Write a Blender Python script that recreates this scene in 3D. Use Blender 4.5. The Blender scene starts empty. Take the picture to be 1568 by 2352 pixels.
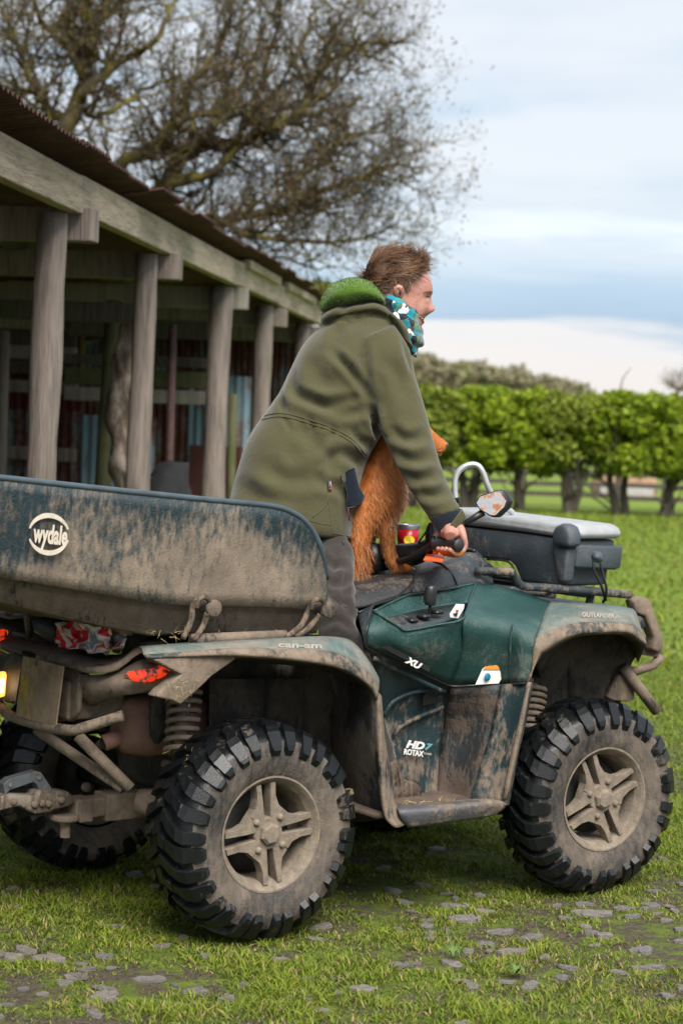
import bpy, bmesh, math, random
import numpy as np
from mathutils import Vector, Matrix, noise as mnoise
random.seed(7); rng = np.random.default_rng(11)
R_ = math.radians
scene = bpy.context.scene
C = scene.collection
# ------------------------------------------------------------------ camera
FPX, CAMH = 4800.0, 1.59                     # focal length in pixels of a 1568-wide picture, eye height
PIT, ROL = R_(2.75), R_(2.06)
_r0 = Vector((1, 0, 0)); _u0 = Vector((0, math.sin(PIT), math.cos(PIT)))
CF = Vector((0, math.cos(PIT), -math.sin(PIT)))
CR = _r0 * math.cos(ROL) + _u0 * math.sin(ROL)
CU = _u0 * math.cos(ROL) - _r0 * math.sin(ROL)
CP = Vector((0, 0, CAMH))
cd = bpy.data.cameras.new('camera'); cam = bpy.data.objects.new('camera', cd); C.objects.link(cam)
m = Matrix.Identity(4)
for i in range(3):
    m[i][0] = CR[i]; m[i][1] = CU[i]; m[i][2] = -CF[i]; m[i][3] = CP[i]
cam.matrix_world = m
cd.sensor_fit = 'HORIZONTAL'; cd.sensor_width = 24.0; cd.lens = 24.0 * FPX / 1568.0
cd.clip_end = 3000; cd.clip_start = 0.05
cd.dof.use_dof = True; cd.dof.focus_distance = 6.55; cd.dof.aperture_fstop = 4.0
scene.camera = cam
# ------------------------------------------------------------------ sky and light
SUN_EL, SUN_AZ = R_(50), R_(163)             # azimuth measured from +Y towards +X
w = bpy.data.worlds.new('World'); scene.world = w; w.use_nodes = True
nt = w.node_tree; nt.nodes.clear()
def wn(t): return nt.nodes.new(t)
out = wn('ShaderNodeOutputWorld'); tc = wn('ShaderNodeTexCoord')
sky = wn('ShaderNodeTexSky'); sky.sky_type = 'NISHITA'; sky.sun_disc = False
sky.sun_elevation = SUN_EL; sky.sun_rotation = SUN_AZ
bg1 = wn('ShaderNodeBackground'); bg1.inputs[1].default_value = 0.07
nt.links.new(sky.outputs[0], bg1.inputs[0])
mp = wn('ShaderNodeMapping'); mp.inputs['Scale'].default_value = (2.2, 2.2, 11.0)
nt.links.new(tc.outputs['Generated'], mp.inputs[0])
n1 = wn('ShaderNodeTexNoise'); n1.inputs['Scale'].default_value = 2.3; n1.inputs['Detail'].default_value = 5; n1.inputs['Roughness'].default_value = .5
n1.inputs['Distortion'].default_value = .35
nt.links.new(mp.outputs[0], n1.inputs['Vector'])
cr = wn('ShaderNodeValToRGB')
e = cr.color_ramp.elements
e[0].position = .33; e[0].color = (.27, .335, .405, 1)
e[1].position = .60; e[1].color = (.41, .43, .455, 1)
x = e.new(.45); x.color = (.34, .385, .43, 1)
nt.links.new(n1.outputs['Fac'], cr.inputs[0])
sp = wn('ShaderNodeSeparateXYZ'); nt.links.new(tc.outputs['Generated'], sp.inputs[0])
# low cloud bank: elevation (sin) with an uneven edge
n2 = wn('ShaderNodeTexNoise'); n2.inputs['Scale'].default_value = 3.4; n2.inputs['Detail'].default_value = 5
mp2 = wn('ShaderNodeMapping'); mp2.inputs['Scale'].default_value = (2, 2, 16); nt.links.new(tc.outputs['Generated'], mp2.inputs[0])
nt.links.new(mp2.outputs[0], n2.inputs['Vector'])
ad = wn('ShaderNodeMath'); ad.operation = 'MULTIPLY_ADD'; ad.inputs[1].default_value = .05; nt.links.new(n2.outputs['Fac'], ad.inputs[0]); nt.links.new(sp.outputs['Z'], ad.inputs[2])
band = wn('ShaderNodeValToRGB'); b = band.color_ramp.elements
b[0].position = 0.0; b[0].color = (.455, .415, .40, 1)
b[1].position = .125; b[1].color = (1, 1, 1, 0)
for p_, c_ in ((.048, (.44, .42, .42, 1)), (.064, (.42, .415, .43, 1)), (.070, (.20, .275, .37, 1)), (.088, (.225, .305, .40, .9)), (.105, (.30, .37, .44, .4))):
    q = b.new(p_); q.color = c_
nt.links.new(ad.outputs[0], band.inputs[0])
mx = wn('ShaderNodeMixRGB'); nt.links.new(band.outputs['Alpha'], mx.inputs[0]); nt.links.new(cr.outputs[0], mx.inputs[1]); nt.links.new(band.outputs['Color'], mx.inputs[2])
bg2 = wn('ShaderNodeBackground'); bg2.inputs[1].default_value = .455; nt.links.new(mx.outputs[0], bg2.inputs[0])
ms = wn('ShaderNodeMixShader'); ms.inputs[0].default_value = .93
nt.links.new(bg1.outputs[0], ms.inputs[1]); nt.links.new(bg2.outputs[0], ms.inputs[2]); nt.links.new(ms.outputs[0], out.inputs[0])
sd = bpy.data.lights.new('sun', 'SUN'); sd.energy = 1.5; sd.angle = R_(38); sd.color = (1, .95, .88)
so = bpy.data.objects.new('sun', sd); C.objects.link(so)
sv = Vector((math.sin(SUN_AZ) * math.cos(SUN_EL), math.cos(SUN_AZ) * math.cos(SUN_EL), math.sin(SUN_EL)))
so.rotation_euler = (-sv).to_track_quat('-Z', 'Y').to_euler(); so.location = sv * 40
vs = scene.view_settings; vs.view_transform = 'Standard'; vs.look = 'None'; vs.gamma = 1; vs.exposure = 2.15; vs.use_curve_mapping = False
scene.render.engine = 'CYCLES'
# ------------------------------------------------------------------ pixel -> place helpers (1568 x 2352 picture)
PHI = R_(35.69)
FW = Vector((math.cos(PHI), math.sin(PHI), 0)); LT = Vector((math.sin(PHI), -math.cos(PHI), 0))   # quad forward, quad right
QO = Vector((.0005, 7.075, 0)); WB = .6705
def ray(x, y): return CF + CR * ((x - 784) / FPX) + CU * ((1176 - y) / FPX)
def L(s, l, z): return QO + FW * s + LT * l + Vector((0, 0, z))
def T(x, y, l):
    d = ray(x, y); return CP + d * ((l - (CP - QO).dot(LT)) / d.dot(LT))
def Ts(x, y, s):
    d = ray(x, y); return CP + d * ((s - (CP - QO).dot(FW)) / d.dot(FW))
def Tz(x, y, z=0.0):
    d = ray(x, y); return CP + d * ((z - CAMH) / d.z)
def Tv(x, y, dep): return CP + ray(x, y) * dep
def lat(P): return (P - QO).dot(LT)
def mir(P): return P - LT * (2 * lat(P))
# ------------------------------------------------------------------ objects
BASE = {}
def empty(name, base, label, cat, group=None):
    o = bpy.data.objects.new(name, None); C.objects.link(o); o.location = base; o.empty_display_size = .1
    BASE[o.name] = Vector(base); o['label'] = label; o['category'] = cat
    if group: o['group'] = group
    return o
def obj(name, geo, mat, parent=None, base=None, smooth=True, kind=None, label=None, cat=None, group=None, sub=0, solid=0, bevel=0):
    """geo = (world verts, faces). One mesh object, child of parent or top-level with origin at base."""
    v, f = geo
    me = bpy.data.meshes.new(name)
    b = BASE[parent.name] if parent else Vector(base) if base is not None else Vector((0, 0, 0))
    me.from_pydata([tuple(Vector(p) - b) for p in v], [], f)
    bm = bmesh.new(); bm.from_mesh(me); bmesh.ops.recalc_face_normals(bm, faces=bm.faces); bm.to_mesh(me); bm.free()
    if smooth: me.polygons.foreach_set('use_smooth', [True] * len(me.polygons))
    me.materials.append(mat)
    o = bpy.data.objects.new(name, me); C.objects.link(o); BASE[o.name] = b
    if parent: o.parent = parent
    else: o.location = b
    if solid:
        md = o.modifiers.new('solid', 'SOLIDIFY'); md.thickness = solid; md.offset = 0
    if bevel:
        md = o.modifiers.new('bevel', 'BEVEL'); md.width = bevel; md.segments = 2; md.limit_method = 'ANGLE'; md.angle_limit = R_(35)
    if sub:
        md = o.modifiers.new('sub', 'SUBSURF'); md.levels = sub; md.render_levels = sub
    if kind: o['kind'] = kind
    if label: o['label'] = label
    if cat: o['category'] = cat
    if group: o['group'] = group
    return o
def npobj(name, V, F, mat, parent=None, base=(0, 0, 0), col=None, smooth=False, kind=None):
    """big mesh from numpy: V (n,3), F (m,k) all faces k-sided; col (n,3) vertex colours"""
    b = BASE[parent.name] if parent else Vector(base)
    me = bpy.data.meshes.new(name); V = np.asarray(V, float) - np.array(b); F = np.asarray(F, np.int32); k = F.shape[1]
    me.vertices.add(len(V)); me.vertices.foreach_set('co', V.astype(np.float32).ravel())
    me.loops.add(F.size); me.loops.foreach_set('vertex_index', F.ravel())
    me.polygons.add(len(F)); me.polygons.foreach_set('loop_start', np.arange(0, F.size, k, dtype=np.int32))
    me.polygons.foreach_set('loop_total', np.full(len(F), k, np.int32))
    if smooth: me.polygons.foreach_set('use_smooth', np.ones(len(F), bool))
    me.update(calc_edges=True)
    if col is not None:
        a = me.color_attributes.new('tint', 'FLOAT_COLOR', 'POINT')
        a.data.foreach_set('color', np.concatenate([col, np.ones((len(col), 1))], 1).astype(np.float32).ravel())
    me.materials.append(mat)
    o = bpy.data.objects.new(name, me); C.objects.link(o); BASE[o.name] = b
    if parent: o.parent = parent
    else: o.location = b
    if kind: o['kind'] = kind
    return o
def join(*gs):
    v, f = [], []
    for a, b in gs:
        n = len(v); v += list(a); f += [tuple(i + n for i in q) for q in b]
    return v, f
def grid(rows, closed=False):
    n = len(rows[0]); v = [p for r in rows for p in r]; f = []
    for i in range(len(rows) - 1):
        for j in range(n if closed else n - 1):
            k = (j + 1) % n
            f.append((i * n + j, i * n + k, (i + 1) * n + k, (i + 1) * n + j))
    return v, f
def frame(t):
    t = t.normalized(); a = Vector((0, 0, 1)) if abs(t.z) < .9 else Vector((1, 0, 0))
    u = t.cross(a).normalized(); return u, t.cross(u).normalized()
def tube(path, r, n=10, cap=True):
    """round tube along world points; r number or list"""
    path = [Vector(p) for p in path]; m_ = len(path); rows = []
    u = None
    for i, p in enumerate(path):
        t = (path[min(i + 1, m_ - 1)] - path[max(i - 1, 0)])
        if t.length < 1e-9: t = Vector((0, 0, 1))
        t.normalize()
        if u is None: u, v_ = frame(t)
        else:
            u = (u - t * u.dot(t)); u = u.normalized() if u.length > 1e-6 else frame(t)[0]
        v_ = t.cross(u); rr = r[i] if isinstance(r, (list, tuple)) else r
        rows.append([p + (u * math.cos(2 * math.pi * k / n) + v_ * math.sin(2 * math.pi * k / n)) * rr for k in range(n)])
    g = grid(rows, True)
    if cap: g[1].append(tuple(range(n))[::-1]); g[1].append(tuple(range((m_ - 1) * n, m_ * n)))
    return g
def spline(pts, n=6):
    """Catmull-Rom through points (any dimension tuples / vectors)"""
    P = [np.array(p, float) for p in pts]; P = [2 * P[0] - P[1]] + P + [2 * P[-1] - P[-2]]; o = []
    for i in range(1, len(P) - 2):
        for k in range(n):
            t = k / n; a, b, c, d = P[i - 1], P[i], P[i + 1], P[i + 2]
            o.append(.5 * (2 * b + (c - a) * t + (2 * a - 5 * b + 4 * c - d) * t * t + (3 * b - a - 3 * c + d) * t ** 3))
    o.append(P[-2]); return o
def stube(pts, r, n=10, k=5):
    if isinstance(r, (list, tuple)): q = spline([tuple(p) + (rr,) for p, rr in zip(pts, r)], k); return tube([Vector(a[:3]) for a in q], [float(a[3]) for a in q], n)
    return tube([Vector(a) for a in spline([tuple(p) for p in pts], k)], r, n)
def prism(poly, off):
    """polygon of world points extruded by vector off"""
    n = len(poly); off = Vector(off); v = [Vector(p) for p in poly] + [Vector(p) + off for p in poly]
    f = [tuple(range(n))[::-1], tuple(range(n, 2 * n))] + [(i, (i + 1) % n, n + (i + 1) % n, n + i) for i in range(n)]
    return v, f
def box(o, a, b, c):
    """corner o, edge vectors a b c"""
    o, a, b, c = Vector(o), Vector(a), Vector(b), Vector(c)
    return prism([o, o + a, o + a + b, o + b], c)
def boxc(ctr, a, b, c): return box(Vector(ctr) - (Vector(a) + Vector(b) + Vector(c)) * .5, a, b, c)
def bar(p, q, w_, h_, up=(0, 0, 1)):
    """rectangular bar from p to q"""
    p, q = Vector(p), Vector(q); t = (q - p).normalized(); s = t.cross(Vector(up)).normalized(); u = s.cross(t)
    return box(p - s * w_ / 2 - u * h_ / 2, q - p, s * w_, u * h_)
def lathe(prof, o, ax, n=24, closed=False):
    """prof list of (axial, radius) round axis ax at o"""
    ax = Vector(ax).normalized(); u, v_ = frame(ax); o = Vector(o)
    rows = [[o + ax * a + (u * math.cos(2 * math.pi * k / n) + v_ * math.sin(2 * math.pi * k / n)) * r for k in range(n)] for a, r in prof]
    if closed: rows.append(rows[0])
    return grid(rows, True)
def loftv(secs, n=28, dep_ax=None, sub=5, cap=True, ex=1.0):
    """sections: (xa, ya, xb, yb, depth, half_depth): ellipse whose outline spans pixel a..b at that depth; real thickness half_depth"""
    S = spline(secs, sub) if sub > 1 else [np.array(s, float) for s in secs]; rows = []
    for xa, ya, xb, yb, dp, hd in S:
        A, B = Tv(xa, ya, dp), Tv(xb, yb, dp); c = (A + B) / 2; u = (B - A) / 2
        vdir = ray((xa + xb) / 2, (ya + yb) / 2).normalized() * max(hd, .004)
        rows.append([c + u * math.copysign(abs(math.cos(2 * math.pi * k / n)) ** ex, math.cos(2 * math.pi * k / n)) + vdir * math.copysign(abs(math.sin(2 * math.pi * k / n)) ** ex, math.sin(2 * math.pi * k / n)) for k in range(n)])
    g = grid(rows, True)
    if cap: g[1].append(tuple(range(n))[::-1]); g[1].append(tuple(range((len(rows) - 1) * n, len(rows) * n)))
    return g
def fuse(geo, voxel, smooth=6, fac=.5):
    """one continuous skin from overlapping closed shapes: returns numpy verts, list of faces"""
    v, f = geo
    me = bpy.data.meshes.new('tmp'); me.from_pydata([tuple(p) for p in v], [], f)
    bm = bmesh.new(); bm.from_mesh(me); bmesh.ops.recalc_face_normals(bm, faces=bm.faces); bm.to_mesh(me); bm.free()
    o = bpy.data.objects.new('tmp', me); C.objects.link(o)
    r = o.modifiers.new('r', 'REMESH'); r.mode = 'VOXEL'; r.voxel_size = voxel
    if smooth:
        s = o.modifiers.new('s', 'SMOOTH'); s.iterations = smooth; s.factor = fac
    dg = bpy.context.evaluated_depsgraph_get(); m2 = bpy.data.meshes.new_from_object(o.evaluated_get(dg))
    V = np.empty(len(m2.vertices) * 3); m2.vertices.foreach_get('co', V); V = V.reshape(-1, 3)
    N = np.empty(len(m2.vertices) * 3); m2.vertices.foreach_get('normal', N); N = N.reshape(-1, 3)
    Fc = [tuple(p.vertices) for p in m2.polygons]
    bpy.data.objects.remove(o); bpy.data.meshes.remove(me); bpy.data.meshes.remove(m2)
    return V, N, Fc
_cf, _cr, _cu, _cp = np.array(CF), np.array(CR), np.array(CU), np.array(CP)
def topx(V):
    d = V - _cp; z = d @ _cf; return 784 + FPX * (d @ _cr) / z, 1176 - FPX * (d @ _cu) / z
def folds(V, N, lines):
    """press cloth folds into the near side: lines of (pixel polyline, amplitude m, width px)"""
    X, Y = topx(V); face = np.clip(-(N @ _cf) * 2, 0, 1); D = np.zeros(len(V))
    for pl, amp, wd in lines:
        P = np.array(spline(pl, 5)); n = len(P) - 1; best = np.full(len(V), 1e9); tt = np.zeros(len(V))
        for i in range(n):
            a, b = P[i], P[i + 1]; ab = b - a; t = np.clip(((X - a[0]) * ab[0] + (Y - a[1]) * ab[1]) / (ab @ ab + 1e-9), 0, 1)
            d = np.hypot(X - a[0] - t * ab[0], Y - a[1] - t * ab[1]); k = d < best; best[k] = d[k]; tt[k] = (i + t[k]) / n
        e_ = np.clip(np.minimum(tt, 1 - tt) * 4, 0.0, 1)
        q = best / wd
        D += amp * e_ * (-np.exp(-q ** 2) + .55 * np.exp(-((q - 1.9) / .9) ** 2))
    return V + N * (D * face)[:, None]
def text_px(s, A, B, up, name, mat, parent, off=.002, italic=0.0, bold=0.0, thick=.0012):
    """flat lettering: baseline from world point A to B, up = world vector of the letter height"""
    cu = bpy.data.curves.new('txt', 'FONT'); cu.body = s; cu.size = 1; cu.offset = bold; cu.shear = italic; cu.resolution_u = 3
    o = bpy.data.objects.new('txt', cu); C.objects.link(o); bpy.context.view_layer.update()
    me = bpy.data.meshes.new_from_object(o.evaluated_get(bpy.context.evaluated_depsgraph_get()))
    P = [v.co.copy() for v in me.vertices]; Fc = [tuple(p.vertices) for p in me.polygons]
    bpy.data.objects.remove(o); bpy.data.meshes.remove(me)
    x0 = min(p.x for p in P); x1 = max(p.x for p in P); y1 = max(p.y for p in P if 1) if s.islower() is False else .70
    A, B, up = Vector(A), Vector(B), Vector(up); nrm = (B - A).cross(up).normalized()
    if nrm.dot(CF) > 0: nrm = -nrm
    return obj(name, ([A + (B - A) * ((p.x - x0) / (x1 - x0)) + up * (p.y / max(y1, .01)) + nrm * off for p in P], Fc), mat, parent, smooth=False, solid=thick)
def strands(roots, dirs, length, width, curl, mat, name, parent, col=None, seg=4, grav=0.0, jitter=.25, clump=None):
    """thin tapering ribbons; roots, dirs (n,3)"""
    n = len(roots); lens = length * (0.55 + .9 * rng.random(n)); D = dirs + rng.normal(0, jitter, (n, 3)); D /= np.linalg.norm(D, axis=1)[:, None]
    view = _cp - roots; side = np.cross(D, view); side /= np.linalg.norm(side, axis=1)[:, None] + 1e-9
    side += rng.normal(0, .5, (n, 3)); side /= np.linalg.norm(side, axis=1)[:, None]
    cdir = rng.normal(0, 1, (n, 3)) * curl; Vs = []; P = roots.copy()
    for k in range(seg + 1):
        t = k / seg; wd = width * (1 - t) ** .7 + 1e-5
        Vs.append(P - side * wd / 2); Vs.append(P + side * wd / 2)
        P = P + D * (lens / seg)[:, None]; D = D + cdir / seg + np.array([0, 0, -grav / seg]); D /= np.linalg.norm(D, axis=1)[:, None]
    V = np.stack(Vs, 1).reshape(-1, 3); m_ = 2 * (seg + 1)
    base_ = (np.arange(n) * m_)[:, None, None]; q = np.array([[2 * k, 2 * k + 1, 2 * k + 3, 2 * k + 2] for k in range(seg)])[None]
    F = (base_ + q).reshape(-1, 4); cc = None
    if col is not None: cc = np.repeat(col, m_, 0)
    return npobj(name, V, F, mat, parent, col=cc, smooth=True)
def sample(V, F, n):
    """random points on a mesh (tri/quad list) with normals"""
    tr = []
    for q in F:
        for k in range(1, len(q) - 1): tr.append((q[0], q[k], q[k + 1]))
    tr = np.array(tr); a, b, c = V[tr[:, 0]], V[tr[:, 1]], V[tr[:, 2]]; nn = np.cross(b - a, c - a); ar = np.linalg.norm(nn, axis=1)
    i = rng.choice(len(tr), n, p=ar / ar.sum()); u = np.sqrt(rng.random(n)); v_ = rng.random(n)
    P = a[i] * (1 - u)[:, None] + b[i] * (u * (1 - v_))[:, None] + c[i] * (u * v_)[:, None]
    return P, nn[i] / (ar[i][:, None] + 1e-12)
# ------------------------------------------------------------------ materials
class NT:
    def __init__(s, name):
        s.m = bpy.data.materials.new(name); s.m.use_nodes = True; s.t = s.m.node_tree; s.b = s.t.nodes['Principled BSDF']; s.co = s.n('ShaderNodeTexCoord')
    def n(s, t, ins=None, **kw):
        q = s.t.nodes.new(t)
        for k, v in kw.items(): setattr(q, k, v)
        for k, v in (ins or {}).items(): s.set(q.inputs[k], v)
        return q
    def set(s, sock, v):
        if hasattr(v, 'is_output'): s.t.links.new(v, sock)
        else:
            if isinstance(v, tuple) and len(v) == 3 and sock.type == 'RGBA': v = v + (1,)
            sock.default_value = v
    def noise(s, scale, detail=4, rough=.55, stretch=None, src='Object', dist=0, loc=None):
        vec = s.co.outputs[src]
        if loc: vec = s.n('ShaderNodeMapping', {0: vec, 'Location': loc}).outputs[0]
        if stretch: vec = s.n('ShaderNodeMapping', {0: vec, 'Scale': stretch}).outputs[0]
        return s.n('ShaderNodeTexNoise', {'Vector': vec, 'Scale': scale, 'Detail': detail, 'Roughness': rough, 'Distortion': dist}).outputs['Fac']
    def math(s, op, a, b=0.0, c=0.0):
        q = s.n('ShaderNodeMath', operation=op); s.set(q.inputs[0], a); s.set(q.inputs[1], b); s.set(q.inputs[2], c); return q.outputs[0]
    def ramp(s, f, stops):
        q = s.n('ShaderNodeValToRGB', {0: f}); e = q.color_ramp.elements
        while len(e) < len(stops): e.new(.5)
        for k, (p, c) in enumerate(stops): e[k].position = p; e[k].color = tuple(c) + (1,) if len(c) == 3 else c
        return q.outputs[0]
    def step(s, f, lo, hi):
        q = s.n('ShaderNodeMapRange', {0: f, 1: lo, 2: hi}); q.interpolation_type = 'SMOOTHSTEP'; return q.outputs[0]
    def mix(s, f, a, b):
        q = s.n('ShaderNodeMixRGB'); s.set(q.inputs[0], f); s.set(q.inputs[1], a); s.set(q.inputs[2], b); return q.outputs[0]
    def z(s): return s.n('ShaderNodeSeparateXYZ', {0: s.co.outputs['Object']}).outputs['Z']
    def bump(s, h, dist=.002, strength=1.0):
        q = s.n('ShaderNodeBump', {'Height': h, 'Distance': dist, 'Strength': strength}); s.t.links.new(q.outputs[0], s.b.inputs['Normal'])
    def done(s, col=None, rough=None, metal=None, spec=None, **kw):
        for k, v in (('Base Color', col), ('Roughness', rough), ('Metallic', metal), ('Specular IOR Level', spec)):
            if v is not None: s.set(s.b.inputs[k], v)
        for k, v in kw.items(): s.set(s.b.inputs[k.replace('_', ' ')], v)
        return s.m
def plain(name, col, rough=.6, var=.25, scale=20, bump=.0, metal=0, spec=.5):
    t = NT(name); n = t.noise(scale, 5); c = tuple(col)
    cc = t.ramp(n, [(.3, tuple(x * (1 - var) for x in c)), (.7, tuple(min(1, x * (1 + var)) for x in c))])
    if bump: t.bump(n, bump)
    return t.done(cc, rough, metal, spec)
MUD = (.190, .144, .106)
def muddy(name, base, bias=.5, rough=.4, scale=7.0, zr=None, mud=MUD, streak=.35, soft=.10, spec=.5, fine=70, bd=.0030, loc=None):
    """plastic or metal with dried mud on it; zr = (z low, z high, amount): more mud low down"""
    t = NT(name); a = t.noise(scale, 8, .62, loc=loc); b = t.noise(1.0, 6, .6, (fine, fine, fine * .35))
    f = t.math('ADD', t.math('MULTIPLY', a, 1 - streak), t.math('MULTIPLY', b, streak)); f = t.math('MULTIPLY_ADD', f, 2.0, -.5)
    if zr:
        q = t.n('ShaderNodeMapRange', {0: t.z(), 1: zr[0], 2: zr[1], 3: zr[2], 4: -zr[2]}); f = t.math('ADD', f, q.outputs[0])
    k = t.step(f, bias - soft, bias + soft)
    mc = t.ramp(t.noise(scale * 3.5, 6, .65), [(.3, tuple(x * .62 for x in mud)), (.7, tuple(x * 1.25 for x in mud))])
    bb = t.ramp(t.noise(scale * 2, 4), [(.3, tuple(x * .8 for x in base)), (.7, tuple(x * 1.15 for x in base))])
    t.bump(t.math('ADD', k, t.math('MULTIPLY', t.noise(fine * 2.2, 5, .7), 1.1)), bd, .9)
    rr = t.n('ShaderNodeMapRange', {0: k, 3: rough, 4: .92}).outputs[0]
    return t.done(t.mix(k, bb, mc), rr, spec=spec)
# ================================================================== THE SETTING
def gmask(x, y):
    """0 bare stony soil .. 1 thick turf"""
    v = .5 + .8 * mnoise.noise((x * .9 + 3.1, y * .9, 0)) + .45 * mnoise.noise((x * 2.7, y * 2.7, 4.0)) + .25 * mnoise.noise((x * 7, y * 7, 9.0))
    trk = math.exp(-((y - 6.35 - .12 * x) / .85) ** 2)          # worn stony strip
    return max(0.0, min(1.0, v + .45 - .62 * trk))
def gz(x, y): return .018 * mnoise.noise((x * .8, y * .8, 1.3)) + .008 * mnoise.noise((x * 3.1, y * 3.1, 6.0)) if abs(x) < 30 and y < 40 else 0.0
# ground sheet: fine near the camera, coarse out to the horizon
t = NT('turf_soil')
v1 = t.noise(1.1, 6, .6); v2 = t.noise(9, 6, .65); v3 = t.noise(60, 4, .6)
soil = t.ramp(v3, [(.3, (.035, .028, .020)), (.7, (.105, .084, .062))])
turf = t.ramp(v2, [(.3, (.045, .066, .012)), (.7, (.115, .150, .022))])
sy = t.n('ShaderNodeSeparateXYZ', {0: t.co.outputs['Object']}).outputs['Y']
far = t.n('ShaderNodeMapRange', {0: sy, 1: 8.5, 2: 11.0}).outputs[0]
k = t.math('MAXIMUM', t.step(t.math('ADD', t.math('MULTIPLY', v1, .5), t.math('MULTIPLY', v2, .5)), .46, .56), far)
t.bump(t.math('ADD', v2, v3), .02, .7)
far2 = t.n('ShaderNodeMapRange', {0: sy, 1: 10.0, 2: 20.0}).outputs[0]
turf_mat = t.done(t.mix(k, soil, t.mix(far2, turf, t.ramp(v2, [(.3, (.10, .155, .022)), (.7, (.18, .24, .035))]))), .95, spec=.2)
xs = list(np.unique(np.concatenate([np.linspace(-1500, -30, 8), np.linspace(-30, -4, 14), np.linspace(-4, 5, 91), np.linspace(5, 30, 14), np.linspace(30, 1500, 8)])))
ys = list(np.unique(np.concatenate([np.linspace(-60, 3, 8), np.linspace(3, 12, 91), np.linspace(12, 45, 34), np.linspace(45, 2200, 14)])))
gv = [Vector((a, b, gz(a, b))) for b in ys for a in xs]; nx = len(xs)
gf = [(j * nx + i, j * nx + i + 1, (j + 1) * nx + i + 1, (j + 1) * nx + i) for j in range(len(ys) - 1) for i in range(nx - 1)]
ground = obj('ground', (gv, gf), turf_mat, kind='structure')
ground['label'] = 'rough green turf with worn stony track'
# cobbles pressed into the track
t = NT('cobble_stone'); n_ = t.noise(2.6, 9, .72); oi = t.n('ShaderNodeObjectInfo').outputs['Random']
cc = t.mix(.45, t.ramp(n_, [(.30, (.12, .10, .08)), (.5, (.36, .32, .28)), (.68, (.60, .54, .49))]), t.ramp(oi, [(0, (.20, .165, .145)), (.5, (.30, .285, .28)), (1, (.46, .39, .34))]))
t.bump(n_, .05); cobble_mat = t.done(cc, .78)
def cobble_mesh(seed):
    r = random.Random(seed); n = 12; rows = []
    ang = [2 * math.pi * (k + r.uniform(-.25, .25)) / n for k in range(n)]; rad = [r.uniform(.58, 1.18) for _ in range(n)]
    for z, q in ((-.5, .95), (.10, 1), (.22, .90), (.27, .55)):
        rows.append([Vector((math.cos(a) * rr * q, math.sin(a) * rr * q * .72, z + r.uniform(-.07, .07))) for a, rr in zip(ang, rad)])
    g = grid(rows, True); g[1].append(tuple(range(3 * n, 4 * n)))
    me = bpy.data.meshes.new('cobble'); me.from_pydata([tuple(p) for p in g[0]], [], g[1]); me.materials.append(cobble_mat)
    me.polygons.foreach_set('use_smooth', [True] * len(me.polygons)); return me
cms = [cobble_mesh(i) for i in range(9)]
spots = [(1065, 2110, 62), (1110, 2093, 34), (978, 2124, 30), (982, 2112, 22), (1370, 2104, 56), (1432, 2092, 40), (1452, 2110, 34), (1220, 2152, 46), (1180, 2183, 50), (1112, 2163, 34), (1150, 2138, 40), (985, 2140, 26), (1100, 2055, 30), (1068, 2078, 26), (1048, 2060, 20), (1280, 2080, 28), (1348, 2077, 26), (1510, 2106, 24), (1530, 2120, 26), (1548, 2100, 30), (1562, 2140, 30), (1455, 2190, 26), (1085, 2262, 36), (1056, 2250, 26), (950, 2214, 36), (916, 2217, 34), (832, 2274, 40), (777, 2249, 22), (707, 2249, 30), (775, 2285, 22), (705, 2295, 26), (1005, 2300, 16), (900, 2045, 40), (1025, 2052, 24), (880, 1992, 34), (940, 1972, 22), (1000, 1950, 46), (925, 2068, 34), (740, 2125, 40), (728, 2154, 30), (882, 2147, 18), (984, 2152, 30), (1360, 2150, 34), (1390, 2155, 38), (1300, 2115, 26), (1340, 2100, 40), (1480, 2095, 26), (1500, 2090, 36), (1250, 2200, 22), (1060, 2352, 26), (1530, 2290, 30), (1565, 2275, 24), (30, 2200, 40), (130, 2205, 50), (60, 2185, 36), (345, 2253, 40), (372, 2172, 28), (420, 2150, 30), (240, 2290, 44), (520, 2302, 40), (560, 2262, 26), (150, 2260, 30), (310, 2012, 40), (360, 2040, 30), (1520, 1976, 26), (1500, 2050, 24), (640, 2200, 40), (470, 2200, 34), (1420, 2240, 26), (1290, 2250, 30), (500, 2120, 30), (250, 2130, 40), (200, 2230, 30)]
pts = [(Tz(a, b), s / 660 * .55) for a, b, s in spots]
tries = 0
while len(pts) < 165 and tries < 6000:
    tries += 1; y = random.uniform(5.0, 8.8); x = random.uniform(-1.5, 1.9) * y / 6.2
    if gmask(x, y) < .55 and random.random() < .8 - gmask(x, y): pts.append((Vector((x, y, 0)), random.uniform(.012, .040)))
for p, s in pts:
    o = bpy.data.objects.new('cobble', random.choice(cms)); C.objects.link(o); o.parent = ground
    o.location = (p.x, p.y, gz(p.x, p.y) + .006); o.scale = (s * random.uniform(.95, 1.5), s * random.uniform(.85, 1.3), s * random.uniform(.35, .7)); o.rotation_euler = (random.uniform(-.12, .12), random.uniform(-.12, .12), random.uniform(0, 6.28))
spx = np.array([(p.x, p.y, s) for p, s in pts])
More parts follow.
